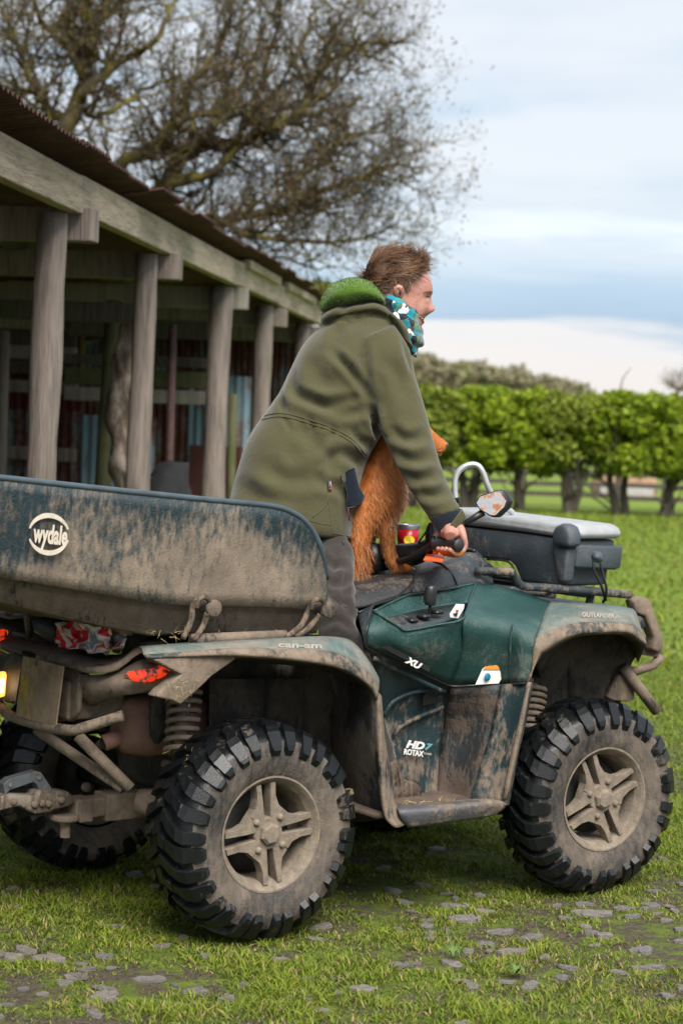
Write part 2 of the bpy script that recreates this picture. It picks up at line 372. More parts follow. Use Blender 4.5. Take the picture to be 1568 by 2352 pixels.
# grass blades
t = NT('grass_blade'); at = t.n('ShaderNodeAttribute', attribute_name='tint').outputs['Color']
tr = t.n('ShaderNodeBsdfTranslucent', {0: at}); t.done(at, .55, spec=.25)
mxs = t.n('ShaderNodeMixShader', {0: .35, 1: t.b.outputs[0], 2: tr.outputs[0]}); t.t.links.new(mxs.outputs[0], t.t.nodes['Material Output'].inputs[0])
grass_mat = t.m
def blades(n, y0, y1, hgt, wid, marg, thin=True):
    y = np.sqrt(rng.random(n) * (y1 ** 2 - y0 ** 2) + y0 ** 2); x = (rng.random(n) - .5) * (y * .33 + 2 * marg)
    gm = np.array([gmask(a, b) for a, b in zip(x, y)]) if thin else np.ones(n)
    cl = np.array([mnoise.noise((a * 5.5, b * 5.5, 2.2)) + .6 * mnoise.noise((a * 14, b * 14, 7.2)) for a, b in zip(x, y)]) if thin else rng.normal(0, .4, n)
    keep = rng.random(n) < np.clip((gm - .06) * 2.0 + cl * .5, 0.04, 1)
    if thin:
        for a, b, s in spx:
            keep &= ~((np.abs(x - a) < s * .85) & (np.abs(y - b) < s * .6))
    x, y, gm, cl = x[keep], y[keep], gm[keep], cl[keep]; n = len(x)
    h = hgt * (.35 + .9 * rng.random(n)) * (.45 + .75 * gm) * np.clip(1 + .9 * cl, .45, 2.2); a = rng.random(n) * 6.283; ln = .25 + rng.random(n) * 1.1
    z = np.array([gz(p, q) for p, q in zip(x, y)]) if thin else np.zeros(n)
    b0 = np.stack([x, y, z - .004], 1); d = np.stack([np.cos(a) * ln, np.sin(a) * ln, np.ones(n)], 1); d /= np.linalg.norm(d, axis=1)[:, None]
    sd = np.stack([-np.sin(a + 1.2 * rng.normal(0, 1, n)), np.cos(a), np.zeros(n)], 1) * (wid * (.6 + .8 * rng.random(n)))[:, None] / 2
    md = b0 + d * (h * .55)[:, None]; d2 = d.copy(); d2[:, 2] *= .45; d2[:, :2] *= 1.3; tip = md + d2 * (h * .6)[:, None]
    V = np.stack([b0 - sd, b0 + sd, md + sd * .8, md - sd * .8, tip], 1).reshape(-1, 3); i = (np.arange(n) * 5)[:, None]
    F3 = np.concatenate([i + np.array([[0, 1, 2]]), i + np.array([[0, 2, 3]]), i + np.array([[3, 2, 4]])], 0)
    c1, c2, c3, c4 = np.array([.150, .215, .022]), np.array([.28, .32, .040]), np.array([.085, .130, .020]), np.array([.34, .27, .11])
    u = np.clip(rng.random(n) * .7 + .3 * (cl + .4), 0, 1)[:, None]; col = np.where(u < .5, c3 + (c1 - c3) * u * 2, c1 + (c2 - c1) * (u - .5) * 2)
    dry = rng.random(n) < .08 + .20 * (1 - gm); col[dry] = c4 * (.6 + .6 * rng.random((dry.sum(), 1)))
    return V, F3, np.repeat(col, 5, 0)
A_ = [blades(360000, 4.4, 8.8, .031, .0046, .9), blades(100000, 8.8, 14, .038, .007, 1.0), blades(90000, 14, 36, .055, .018, 2.0, False)]
off = 0; Vv, Ff, Cc = [], [], []
for a, b, c in A_: Vv.append(a); Ff.append(b + off); Cc.append(c); off += len(a)
go = npobj('grass', np.concatenate(Vv), np.concatenate(Ff), grass_mat, col=np.concatenate(Cc), kind='stuff'); go['label'] = 'short green grass growing over the track and field'; go['category'] = 'grass'
# fallen broad weeds: low rosettes of leaves in the turf
weed_mat = plain('weed_leaf', (.085, .14, .03), .7, .3, 30)
for (x, y, r_) in ((1041, 2205, .055), (1185, 2241, .035)):
    p = Tz(x, y); e_ = empty('weed', p, {1041: 'spiky pale green grass tussock among the stones', 1185: 'small broad-leaved weed right of the spiky tussock'}[x], 'weed')
    for k in range(26 if x == 1041 else 11):
        a = k * .571 + random.uniform(-.2, .2); d = Vector((math.cos(a), math.sin(a), 0)); sd_ = Vector((-d.y, d.x, 0)); le = r_ * random.uniform(.7, 1.2); wd = le * (.035 if x == 1041 else .17)
        rows = [[p + d * (le * q) + Vector((0, 0, .004 + le * hh)) + sd_ * (wd * w_ * sg) for sg in (-1, 0, 1)] for q, hh, w_ in ((0, 0, .3), (.35, .45, .9), (.7, .6, 1), (1, .35, .08))]
        obj('leaf', grid(rows), weed_mat, e_)
# ------------------------------------------------------------------ shed
def wood(name, col, dark=.5, green=.0, st1=(26, 26, 2.2), st2=(110, 110, 5)):
    t = NT(name); g = t.noise(1.0, 6, .6, st1); a = t.noise(3.5, 5); f = t.noise(1.0, 4, .6, st2)
    c = t.ramp(t.math('ADD', t.math('MULTIPLY', g, .6), t.math('MULTIPLY', f, .4)), [(.32, tuple(q * dark for q in col)), (.5, col), (.72, tuple(q * 1.35 for q in col))])
    if green: c = t.mix(t.math('MULTIPLY', t.step(a, .5, .66), green), c, (.055, .075, .014))
    t.bump(t.math('ADD', g, f), .01); return t.done(c, .85, spec=.25)
wood_post = wood('post_wood', (.25, .205, .18), .34, .12); wood_grey = wood('pale_weathered_wood', (.30, .275, .235), .6, .12); wood_beam = wood('silvered_beam_wood', (.40, .325, .255), .5, 0, (26, 1.6, 26), (120, 4, 120)); wood_dark = wood('old_dark_wood', (.10, .085, .07), .5, .4)
wood_green = wood('mossy_wood', (.105, .105, .05), .5, .5)
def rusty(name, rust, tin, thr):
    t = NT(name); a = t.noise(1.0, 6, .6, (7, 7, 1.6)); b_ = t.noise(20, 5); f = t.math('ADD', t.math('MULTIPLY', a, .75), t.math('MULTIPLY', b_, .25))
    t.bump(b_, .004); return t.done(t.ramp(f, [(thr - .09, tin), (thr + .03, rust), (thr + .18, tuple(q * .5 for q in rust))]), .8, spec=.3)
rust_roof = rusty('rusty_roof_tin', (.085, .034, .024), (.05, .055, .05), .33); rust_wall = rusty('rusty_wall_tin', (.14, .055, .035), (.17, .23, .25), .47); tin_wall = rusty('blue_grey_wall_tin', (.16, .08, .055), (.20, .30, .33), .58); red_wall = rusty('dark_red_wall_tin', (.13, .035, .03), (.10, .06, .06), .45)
SA, SB = Tz(0, 423, 2.54), Tz(740, 753, 2.54); SD = (SB - SA).normalized(); SN = Vector((SD.y, -SD.x, 0))   # along the shed, out of its open front
def along(px, z=2.5):
    lo, hi = -6.0, 60.0
    for _ in range(50):
        mid = (lo + hi) / 2; P = SA + SD * mid; P = Vector((P.x, P.y, z))
        X, _y = topx(np.array([P])); lo, hi = (mid, hi) if X[0] < px else (lo, mid)
    return (lo + hi) / 2
def SP(t_, out_=0.0, z=0.0):
    p = SA + SD * t_ + SN * out_; return Vector((p.x, p.y, z))
shed = empty('open_shed', SP(4, -2, 0), 'long open timber shed with round posts and rusty corrugated roof', 'shed')
tp = [along(138), along(352), along(520), along(618)]; tp += [tp[3] + 3.3, tp[3] + 6.6]
for i, t0 in enumerate(tp):
    r_ = (.079, .077, .092, .088, .085, .085)[i]; ln = (.055, .035, .06, .02, 0, 0)[i]
    pth = [SP(t0 - ln, -.04, -.05), SP(t0 - ln * .5, -.05, 1.2), SP(t0, -.04, 2.53)]
    rr = [r_ * 1.06, r_ * .98, r_ * .96]
    g = stube(pth, rr, 16, 7); g = ([p + Vector((mnoise.noise((p.x * 8, p.y * 8, p.z * 2.5)), mnoise.noise((p.x * 8 + 5, p.y * 8, p.z * 2.5)), 0)) * .012 for p in g[0]], g[1])
    obj('post', g, wood_post, shed)
    be = bar(SP(t0 + .21, -4.6, 2.49 - .02 * i), SP(t0 + .21, .14, 2.49 - .02 * i), .15, .17); obj('bearer', be, wood_grey if i in (2,) else wood_post, shed, bevel=.008, smooth=False)
edges = [-5.0] + [tp[0] + .12, tp[1] + .1, tp[2] + .1, tp[3] + .1, tp[4], tp[5] + 2]
for i in range(len(edges) - 1):
    dz = (0, .006, .004, .012, 0, 0)[i]
    obj('front_beam', bar(SP(edges[i] + .004, .05, 2.635 + dz), SP(edges[i + 1] - .004, .05, 2.635 + dz), .075, .19), wood_beam, shed, bevel=.007, smooth=False)
    if i > 2: obj('front_beam', bar(SP(edges[i] + .3, .10, 2.74), SP(edges[i + 1] - .3, .10, 2.74), .06, .07), wood_beam, shed, bevel=.006, smooth=False)
def corr(o, u, v, n, pitch, amp, nrm, rows=2):
    """corrugated sheet: starts at o, runs along u (unit, n waves), other edge o+v"""
    R = []
    for j in range(rows):
        R.append([o + u * (pitch * k / 6) + v * (j / (rows - 1)) + nrm * (amp * math.sin(2 * math.pi * k / 6)) for k in range(6 * n + 1)])
    return grid(R)
k = 0; t0 = -5.2
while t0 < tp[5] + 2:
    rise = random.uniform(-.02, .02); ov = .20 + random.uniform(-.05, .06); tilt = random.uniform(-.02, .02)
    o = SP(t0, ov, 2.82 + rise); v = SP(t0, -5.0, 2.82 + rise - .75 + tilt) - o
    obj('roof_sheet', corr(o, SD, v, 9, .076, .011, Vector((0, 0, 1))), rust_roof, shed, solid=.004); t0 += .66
# inner purlins under the roof
for q in (-.9, -2.2, -3.6): obj('purlin', bar(SP(-5, q, 2.72 + q * .145), SP(tp[5] + 2, q, 2.72 + q * .145), .07, .1), wood_dark, shed, smooth=False)
# cross walls of upright tin seen through the open front, with rails, and the back wall
def cross_wall(tq, x0, x1, z1, mats, w_=.61):
    q = x0
    while q > x1:
        o = SP(tq, q, -.05); zz = z1 + random.uniform(-.06, .06)
        obj('wall_sheet', corr(o, -SN, Vector((0, 0, zz)), 8, .076, .012, SD), random.choice(mats), shed, solid=.003); q -= w_
cross_wall(tp[2] + .55, -.62, -1.2, 1.56, [tin_wall]); cross_wall(tp[2] + .57, -1.25, -5.0, 1.62, [rust_wall, rust_wall, tin_wall, red_wall])
cross_wall(tp[2] + .75, -1.3, -5.0, 2.4, [rust_wall, red_wall])
cross_wall(tp[3] + 1.2, -.3, -5, 1.9, [tin_wall, red_wall, rust_wall]); cross_wall(tp[4] + 3, -.1, -5, 2.5, [rust_wall, tin_wall])
for zz, th in ((1.70, .1), (1.16, .11), (.52, .10)): obj('wall_rail', bar(SP(tp[2] + .46, -1.25, zz), SP(tp[2] + .46, -5, zz + .03), .06, th), wood_post, shed, smooth=False, bevel=.006)
for zz, h_, mt in ((1.80, .13, wood_green), (1.66, .11, wood_grey), (1.94, .08, wood_dark), (2.2, .15, wood_dark)): obj('plank', bar(SP(tp[2] + .42, -.2, zz), SP(tp[2] + .42, -1.35, zz), .03, h_), mt, shed, smooth=False, bevel=.004)
for k in range(4): obj('plank', bar(SP(tp[2] + .60, -1.3, 1.86 + k * .12), SP(tp[2] + .60, -4.6, 1.88 + k * .12), .025, .11), wood_grey if k % 2 else wood_dark, shed, smooth=False, bevel=.004)
obj('red_board', box(SP(tp[3] + 1.0, -.35, .6), SN * -.5, SD * .03, Vector((0, 0, .62))), plain('red_paint_board', (.085, .022, .018), .7, .3, 8), shed, smooth=False)
q = -5.2
while q < tp[5] + 2:
    obj('wall_sheet', corr(SP(q, -5.0, -.05), SD, Vector((0, 0, 2.15)), 12, .076, .011, SN), rust_wall, shed, solid=.003); q += .9
# inner timber: leaning mossy post, thin pole
dp = (SP(tp[2]) - CP).dot(CF)
def inner(px0, y0, px1, y1, dep, r, name, mt, n=14):
    p1, p2 = Tv(px0, y0, dep), Tv(px1, y1, dep); d = (p2 - p1); p2 = p1 + d * ((p1.z + .05) / (p1.z - p2.z)); return p1, p2, r, name, mt
for a in (inner(262, 690, 236, 1120, dp - .9, .062, 'inner_post', wood_green), inner(397, 745, 392, 950, dp - .3, .03, 'inner_pole', plain('red_brown_pole', (.10, .05, .045), .8)), inner(8, 760, 2, 1000, dp - .5, .05, 'inner_post', wood_post), inner(535, 905, 530, 1140, dp + 1.2, .035, 'inner_post', wood_green)):
    obj(a[3], tube([a[0], a[1]], a[2], 12), a[4], shed)
obj('lintel', bar(SP(tp[1] + .9, -3.6, 2.2), SP(tp[1] + .9, -.2, 2.2), .1, .13), wood_dark, shed, smooth=False)
# rough bark-stripped trunk used as a prop
p1, p2, r_, _, _ = inner(300, 725, 284, 1120, dp - 2.0, .085, '', None); g = stube([p1, p1.lerp(p2, .3) + Vector((-.05, 0, 0)), p1.lerp(p2, .62) + Vector((.03, 0, 0)), p2], [.07, .085, .08, .1], 18, 14)
g = ([p + Vector((mnoise.noise(tuple(p * 7)), mnoise.noise(tuple(p * 7 + Vector((9, 0, 0)))), 0)) * .05 for p in g[0]], g[1])
t = NT('stripped_bark'); a = t.noise(9, 6, .6, (1, 1, .5)); t.bump(a, .03); bark_strip = t.done(t.ramp(a, [(.36, (.05, .035, .028)), (.5, (.17, .12, .09)), (.6, (.36, .30, .25))]), .9)
obj('rough_prop_trunk', g, bark_strip, shed)
# dark round bale in the shed
c_ = Tv(392, 1110, dp - 1.4); c_.z = .60
g = lathe([(-.12, .02), (-.12, .5), (-.09, .58), (0, .62), (.09, .58), (.12, .5), (.12, .02)], c_, SN, 28)
g = ([p + Vector((mnoise.noise(tuple(p * 6)), mnoise.noise(tuple(p * 6 + Vector((4, 0, 0)))), mnoise.noise(tuple(p * 6 + Vector((0, 8, 0)))))) * .06 for p in g[0]], g[1])
obj('round_bale', g, plain('dark_wrap', (.008, .008, .009), .85, .5, 12, .01), None, (c_.x, c_.y, 0), label='dark round bale standing on end inside the shed', cat='bale')
# ------------------------------------------------------------------ bare trees
t = NT('mossy_bark'); a = t.noise(5, 5); b_ = t.noise(30, 5); t.bump(b_, .02); bark_mat = t.done(t.mix(t.step(a, .42, .6), t.ramp(b_, [(.3, (.045, .038, .022)), (.7, (.10, .08, .05))]), t.ramp(b_, [(.3, (.10, .092, .014)), (.7, (.20, .17, .034))])), .9, spec=.2)
twig_mat = plain('twig_bark', (.075, .058, .040), .9, .3, 6, spec=.2)
bud_mat = plain('buds', (.115, .085, .040), .8, .4, 3, spec=.2)
class Tree:
    def __init__(s, seed): s.r = random.Random(seed); s.big = ([], []); s.tw = ([], []); s.tips = []
    def add(s, store, path, radii, n):
        g = tube(path, radii, n, False); o = len(store[0]); store[0].extend(g[0]); store[1].extend([tuple(i + o for i in q) for q in g[1]])
    def grow(s, p, d, ln, r, lev, maxlev, up=.10):
        R = s.r; n = 5 if lev < 3 else 4; path = [p.copy()]; rad = [r]; d = d.normalized()
        for k in range(n):
            d = (d + Vector((R.gauss(0, .22), R.gauss(0, .22), R.gauss(0, .22) + up))).normalized(); p = p + d * (ln / n); path.append(p.copy()); rad.append(r * (1 - .8 * (k + 1) / n))
        s.add(s.big if lev < 2 else s.tw, path, rad, 6 if lev < 2 else 3)
        if lev >= maxlev: s.tips.append(path[-1]); s.tips.append(path[-2]); return
        s.kids(path, rad, ln, lev, maxlev)
    def kids(s, path, rad, ln, lev, maxlev, step=None):
        R = s.r; step = step or {0: .17, 1: .13, 2: .09, 3: .05}[lev]; tot = 0
        for i in range(len(path) - 1):
            a, b = path[i], path[i + 1]; seg = (b - a).length; m_ = seg / step; cnt = int(m_) + (R.random() < m_ - int(m_))
            for _ in range(cnt):
                q = R.random(); t_ = (b - a).normalized(); u, v = frame(t_); an = R.uniform(0, 6.283)
                dd = t_ * R.uniform(.35, .9) + (u * math.cos(an) + v * math.sin(an)) * R.uniform(.5, 1)
                l2 = {0: R.uniform(.5, 1.25), 1: R.uniform(.28, .6), 2: R.uniform(.14, .32), 3: R.uniform(.06, .14)}[lev]
                s.grow(a.lerp(b, q), dd, l2, min((rad[i] * .6), {0: .028, 1: .015, 2: .0088, 3: .005}[lev]), lev + 1, maxlev)
    def limb(s, px, dep, r0, r1, maxlev=3, wob=.35, scale=.64):
        P = spline([(x * scale, y * scale, dep + s.r.uniform(-wob, wob)) for x, y in px], 4); path = [Tv(*q) for q in P]; n = len(path)
        path = [p + Vector((s.r.gauss(0, .012), s.r.gauss(0, .02), s.r.gauss(0, .012))) for p in path]
        rad = [r0 + (r1 - r0) * i / (n - 1) for i in range(n)]; s.add(s.big, path, rad, 8); s.kids(path, rad, 0, 0, maxlev, .095 if px[-1][0] > 1250 else None)
    def build(s, root, budn=2, bs=.016):
        obj('trunk', s.big, bark_mat, root); obj('twigs', s.tw, twig_mat, root)
        P = np.repeat(np.array([tuple(p) for p in s.tips]), budn, 0); n = len(P); P = P + rng.normal(0, .013, (n, 3)); u = rng.normal(0, 1, (n, 3)); u /= np.linalg.norm(u, axis=1)[:, None]
        v = np.cross(u, rng.normal(0, 1, (n, 3))); v /= np.linalg.norm(v, axis=1)[:, None]; sz = (bs * (.5 + rng.random(n)))[:, None]
        V = np.stack([P - u * sz, P - v * sz * .6, P + u * sz, P + v * sz * .6], 1).reshape(-1, 3); npobj('crown', V, np.arange(4 * n).reshape(-1, 4), bud_mat, root)
ta = Tree(3); d0 = 24.0
b0 = Tv(150, 1000, d0); b0.z = 0; root = empty('bare_tree', b0, 'tall bare tree with mossy upright trunk behind the left end of the shed', 'tree', 'bare trees behind the shed')
top = Tv(144, 370, d0); ta.add(ta.big, [b0, b0.lerp(top, .5) + Vector((.1, 0, 0)), top], [.24, .17, .13], 12)
for px, a, b in (([(225, 575), (215, 500), (250, 430), (292, 330), (322, 200), (312, 90), (300, -40), (330, -160)], .125, .06), ([(215, 500), (180, 450), (120, 430), (40, 405), (-60, 390)], .06, .02), ([(250, 430), (175, 395), (150, 330), (95, 260), (60, 150), (20, 60), (-20, -30)], .07, .02), ([(292, 330), (370, 270), (450, 210), (540, 160), (600, 60), (640, -30)], .065, .02), ([(318, 230), (220, 150), (160, 90), (120, 0), (80, -80)], .05, .02), ([(312, 100), (380, 60), (430, 0), (470, -80)], .05, .02), ([(285, 360), (330, 420), (420, 380), (500, 330), (570, 300), (640, 270)], .04, .012), ([(150, 330), (60, 330), (0, 300), (-60, 280)], .03, .012), ([(300, 280), (250, 180), (230, 80), (250, -20)], .045, .015), ([(370, 270), (420, 170), (450, 60), (480, -40)], .035, .012)):
    ta.limb(px, d0, a, b)
ta.build(root)
tb = Tree(5); d1 = 26.0
b0 = Tv(300, 1000, d1); b0.z = 0; root = empty('bare_tree', b0, 'spreading bare tree whose long limbs reach right over the shed roof', 'tree', 'bare trees behind the shed')
top = Tv(330, 480, d1); tb.add(tb.big, [b0, b0.lerp(top, .5), top], [.3, .24, .16], 12)
for px, a, b in (([(515, 740), (600, 660), (640, 580), (720, 515), (830, 520), (900, 490), (1000, 445), (1075, 405), (1110, 330), (1135, 262), (1220, 200), (1310, 150), (1440, 150)], .12, .016), ([(390, 660), (450, 575), (550, 535), (590, 470), (660, 400), (670, 320), (740, 240), (800, 130), (830, 40), (840, -60)], .09, .02), ([(515, 740), (470, 700), (390, 660)], .1, .09), ([(600, 660), (700, 640), (790, 600), (840, 530), (870, 440), (930, 330), (960, 200), (1000, 100), (1010, -20)], .07, .014), ([(640, 580), (610, 500), (640, 430), (760, 400), (850, 330), (900, 230), (930, 120), (940, 0)], .06, .013), ([(720, 515), (760, 470), (800, 380), (830, 260), (860, 140), (870, 20)], .045, .013), ([(1075, 405), (1160, 400), (1240, 380), (1310, 340)], .03, .007), ([(900, 490), (1000, 500), (1080, 480), (1180, 400)], .03, .008), ([(550, 535), (640, 545), (740, 470), (780, 430), (900, 400), (1010, 300), (1060, 200), (1110, 80), (1130, -20)], .05, .01), ([(520, 770), (640, 800), (800, 790), (960, 760), (1060, 730), (1170, 680), (1290, 640), (1400, 600), (1475, 590)], .085, .014), ([(960, 760), (1020, 690), (1100, 620), (1190, 560), (1230, 500), (1300, 480), (1390, 470)], .040, .012), ([(1060, 730), (1160, 740), (1250, 700), (1330, 690)], .025, .007), ([(800, 790), (870, 840), (1000, 860), (1150, 865), (1290, 860), (1430, 800)], .042, .012), ([(560, 800), (700, 860), (800, 880), (900, 940), (1010, 920), (1120, 960), (1200, 960)], .045, .007), ([(900, 850), (980, 800), (1050, 790), (1160, 760), (1280, 770), (1360, 780)], .025, .007), ([(1135, 262), (1200, 120), (1230, 40), (1250, -20)], .03, .008), ([(1240, 190), (1280, 90), (1310, 20)], .02, .006)):
    tb.limb(px, d1, a, b)
tb.build(root)
# leaf clump maker
def leaves(name, centres, radii, n, size, cols, mat, parent, squash=(1, 1, 1), shell=.55):
    Vv, Cv = [], []
    for c_, r_, nn in zip(centres, radii, n):
        d = rng.normal(0, 1, (nn, 3)); d /= np.linalg.norm(d, axis=1)[:, None]; q = (shell + (1 - shell) * rng.random(nn)) ** .6
        P = np.array(c_) + d * (q * np.array([mnoise.noise(tuple(k * 2.1 + np.array(c_))) * .35 + .9 for k in d]))[:, None] * np.array(r_)
        u = rng.normal(0, 1, (nn, 3)); u /= np.linalg.norm(u, axis=1)[:, None]; v = np.cross(u, rng.normal(0, 1, (nn, 3))); v /= np.linalg.norm(v, axis=1)[:, None]; sz = (size * (.5 + rng.random(nn)))[:, None]
        Vv.append(np.stack([P - u * sz, P - v * sz * .6, P + u * sz, P + v * sz * .6], 1).reshape(-1, 3)); ci = rng.random((nn, 1)); cc = np.array(cols[0]) * (1 - ci) + np.array(cols[1]) * ci
        Cv.append(np.repeat(cc, 4, 0))
    V = np.concatenate(Vv); return npobj(name, V, np.arange(len(V)).reshape(-1, 4), mat, parent, col=np.concatenate(Cv))
# ------------------------------------------------------------------ hedge: a row of hawthorns grown together
HD = 35.5
wheres = {955: 'nearest the man', 1075: 'above the mirror', 1190: 'second right of the mirror', 1310: 'above the cool box', 1425: 'in front of the tan heap', 1532: 'with open gaps at the right edge', 1640: 'cut off by the right edge'}
for i, px in enumerate(wheres):
    p = Tv(px, 1165, HD); p.z = 0
    root = empty('hedge_hawthorn', p, 'bright green clipped hawthorn of the hedge ' + wheres[px], 'hedge', 'hawthorns of the hedge')
    tr_ = Tree(20 + i); k_ = 3 if i % 2 else 2
    for k in range(k_):
        q = p + Vector((random.uniform(-.1, .1), random.uniform(-.1, .1), 0)); e_ = p + Vector((random.uniform(-.4, .4), random.uniform(-.2, .2), random.uniform(1.0, 1.5)))
        pth = [q, q.lerp(e_, .35) + Vector((random.uniform(-.1, .1), 0, 0)), q.lerp(e_, .7) + Vector((random.uniform(-.12, .12), 0, .1)), e_]; rad = [.085, .06, .045, .02]
        tr_.add(tr_.big, pth, rad, 7); tr_.kids(pth, rad, 0, 0, 1, .22)
    obj('trunk', tr_.big, plain('hawthorn_bark', (.050, .042, .030), .9), root)
    if tr_.tw[0]: obj('twigs', tr_.tw, twig_mat, root)
    cs, rs, ns = [], [], []
    for k in range(36):
        hz = random.uniform(.84, 2.0); cs.append((p.x + random.uniform(-.5, .5), p.y + random.uniform(-.5, .5), hz)); r_ = random.uniform(.16, .34); rs.append((r_ * 1.2, r_, min(r_, 2.12 - hz) if hz < 1.98 else .14)); ns.append(330 if i != 5 else 200)
    leaves('crown', cs, rs, ns, .050, [(.08, .13, .010), (.34, .43, .025)] if i % 3 else [(.10, .14, .02), (.33, .38, .05)], grass_mat, root)
# post-and-rail fence behind the hedge
fy = HD + 2.6; fence = empty('rail_fence', (4, fy, 0), 'grey timber post and rail fence behind the hedge', 'fence')
for px in (985, 1090, 1199, 1310, 1417, 1525, 1630):
    p = Tv(px, 1150, fy); obj('fence_post', box((p.x - .05, p.y - .05, -.1), (.1, 0, 0), (0, .1, 0), (0, 0, 1.05)), wood_dark, fence, smooth=False)
xa, xb = Tv(900, 1150, fy).x, Tv(1700, 1150, fy).x
for zz in (.22, .42, .62, .84):
    for k in range(3):
        a, b = xa + (xb - xa) * k / 3, xa + (xb - xa) * (k + 1) / 3
        obj('rail', bar((a, fy - .07, zz + random.uniform(-.02, .02)), (b - .02, fy - .07, zz + random.uniform(-.02, .02)), .03, .085), wood_dark, fence, smooth=False)
# tan heap beyond the fence
c_ = Tv(1425, 1120, 44); c_.z = 0; gs = []
for k in range(9):
    q = c_ + Vector((random.uniform(-.5, .5), random.uniform(-.3, .3), 0)); r_ = random.uniform(.25, .42)
    g = lathe([(0, .9 * r_), (.25, r_), (.55, .85 * r_), (.8, .5 * r_), (.92, .02)], q, (0, 0, 1), 10); gs.append(([p + Vector((mnoise.noise(tuple(p * 3)), 0, mnoise.noise(tuple(p * 3 + Vector((5, 0, 0)))))) * .12 for p in g[0]], g[1]))
obj('straw_heap', join(*gs), plain('tan_heap', (.33, .20, .13), .9, .4, 5), None, c_, label='tan brown heap lying beyond the fence on the right', cat='heap')
obj('stone_trough', box(c_ + Vector((-.55, -1.0, .0)), (1.1, 0, 0), (0, .4, 0), (0, 0, .28)), plain('pale_stone', (.33, .31, .30), .8), None, c_, label='pale stone trough at the foot of the tan heap', cat='trough', bevel=.02)
# wooded hill
hv = []
for k, (px, py) in enumerate(((600, 880), (800, 868), (960, 862), (1060, 872), (1150, 885), (1240, 905), (1310, 925), (1360, 948), (1480, 962))):
    hv.append((Tv(px, py, 190), Tv(px, 960, 176)))
rows = [[Vector((a.x, 176, -.6)) for a, b in hv], [Vector((a.x, 184, max(a.z * .6, -.3))) for a, b in hv], [Vector((a.x, 192, max(a.z, -.2))) for a, b in hv], [Vector((a.x, 240, max(a.z * .9, -.3))) for a, b in hv]]
hill = obj('hill', grid(rows), turf_mat, kind='structure', sub=2); hill['label'] = 'low hill carrying the far wood'
cs, rs, ns = [], [], []; SIL = [(560, 800), (760, 805), (955, 808), (1000, 822), (1050, 832), (1105, 838), (1130, 852), (1165, 840), (1210, 852), (1260, 872), (1290, 866), (1325, 885), (1345, 912)]
woods = []
for k in range(230):
    i = random.randrange(len(SIL) - 1); f_ = random.random(); x = SIL[i][0] * (1 - f_) + SIL[i + 1][0] * f_; yt = SIL[i][1] * (1 - f_) + SIL[i + 1][1] * f_
    r_ = random.uniform(.8, 1.5); dep = random.uniform(170, 200); y = yt + random.choice((22, 30, 45, 70, 95)) + random.uniform(-4, 8)
    P = Tv(x, y, dep); cs.append(tuple(P)); rs.append((r_ * 1.1, r_, r_ * .95)); ns.append(150)
sel = [random.random() for _ in cs]
wd1 = leaves('woodland', cs, rs, ns, .26, [(.19, .175, .10), (.34, .30, .19)], grass_mat, None, shell=.4); wd1['kind'] = 'stuff'; wd1['label'] = 'far wooded hillside of brown and olive trees'; wd1['category'] = 'woodland'
cs2 = [c_ for c_, q in zip(cs, sel) if q < .35]; wd2 = leaves('woodland', cs2, [(1.1, 1, 1.0)] * len(cs2), [120] * len(cs2), .28, [(.19, .22, .08), (.30, .32, .15)], grass_mat, None, shell=.4); wd2['kind'] = 'stuff'; wd2['label'] = 'greener trees scattered through the far wood'; wd2['category'] = 'woodland'
# thin bare tree at the right edge, far off
tc_ = Tree(9); p0 = Tv(1556, 955, 120); p0.z = 0; root = empty('bare_tree', p0, 'faint far bare tree at the right edge above the hedge', 'tree', 'far bare trees')
tp_ = Tv(1556, 900, 120); tc_.add(tc_.big, [p0, tp_], [.14, .08], 6)
for (x, y) in ((1535, 875), (1560, 862), (1578, 872), (1545, 885), (1590, 890)):
    e_ = Tv(x, y, 120); pth = [tp_, tp_.lerp(e_, .5) + Vector((0, 0, .1)), e_]; tc_.add(tc_.big, pth, [.06, .04, .02], 5); tc_.kids(pth, [.06, .04, .02], 0, 0, 2, .12)
tc_.build(root, 1, .03)
# bush beyond the far end of the shed
cs, rs, ns = [], [], []; 
for k in range(20): P = Tv(random.uniform(640, 760), random.uniform(655, 720), random.uniform(30, 32)); cs.append(tuple(P)); rs.append((.3, .3, .22)); ns.append(160)
p = Tv(710, 700, 31); p.z = 0; root = empty('spring_bush', p, 'yellow green leafing tree behind the far end of the shed roof', 'tree')
obj('trunk', tube([p, Tv(706, 760, 31), Tv(700, 690, 31)], [.12, .07, .03], 8), bark_mat, root)
leaves('crown', cs, rs, ns, .05, [(.10, .13, .02), (.22, .26, .04)], grass_mat, root, shell=.2)
# ================================================================== THE QUAD BIKE
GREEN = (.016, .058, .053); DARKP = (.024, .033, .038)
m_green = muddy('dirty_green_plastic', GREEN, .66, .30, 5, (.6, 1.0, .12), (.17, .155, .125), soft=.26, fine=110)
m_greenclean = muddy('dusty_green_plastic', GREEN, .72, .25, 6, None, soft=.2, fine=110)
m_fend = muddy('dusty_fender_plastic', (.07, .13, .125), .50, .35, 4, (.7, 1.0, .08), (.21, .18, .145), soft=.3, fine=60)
m_flare = muddy('muddy_fender_edge', (.03, .04, .04), .40, .5, 9, None)
m_dark = muddy('dirty_black_plastic', DARKP, .60, .38, 6, (.4, 1.1, .05), soft=.14, fine=90)
m_side = muddy('mud_splashed_panel', (.016, .034, .038), .56, .38, 5, (.35, .75, .07), soft=.12, fine=55)
m_brown = muddy('brown_caked_panel', (.022, .024, .025), .50, .5, 5, (.35, .75, .06), (.085, .060, .045), fine=45)
m_mud = muddy('mud_coated_metal', (.05, .045, .04), .30, .6, 8, None)
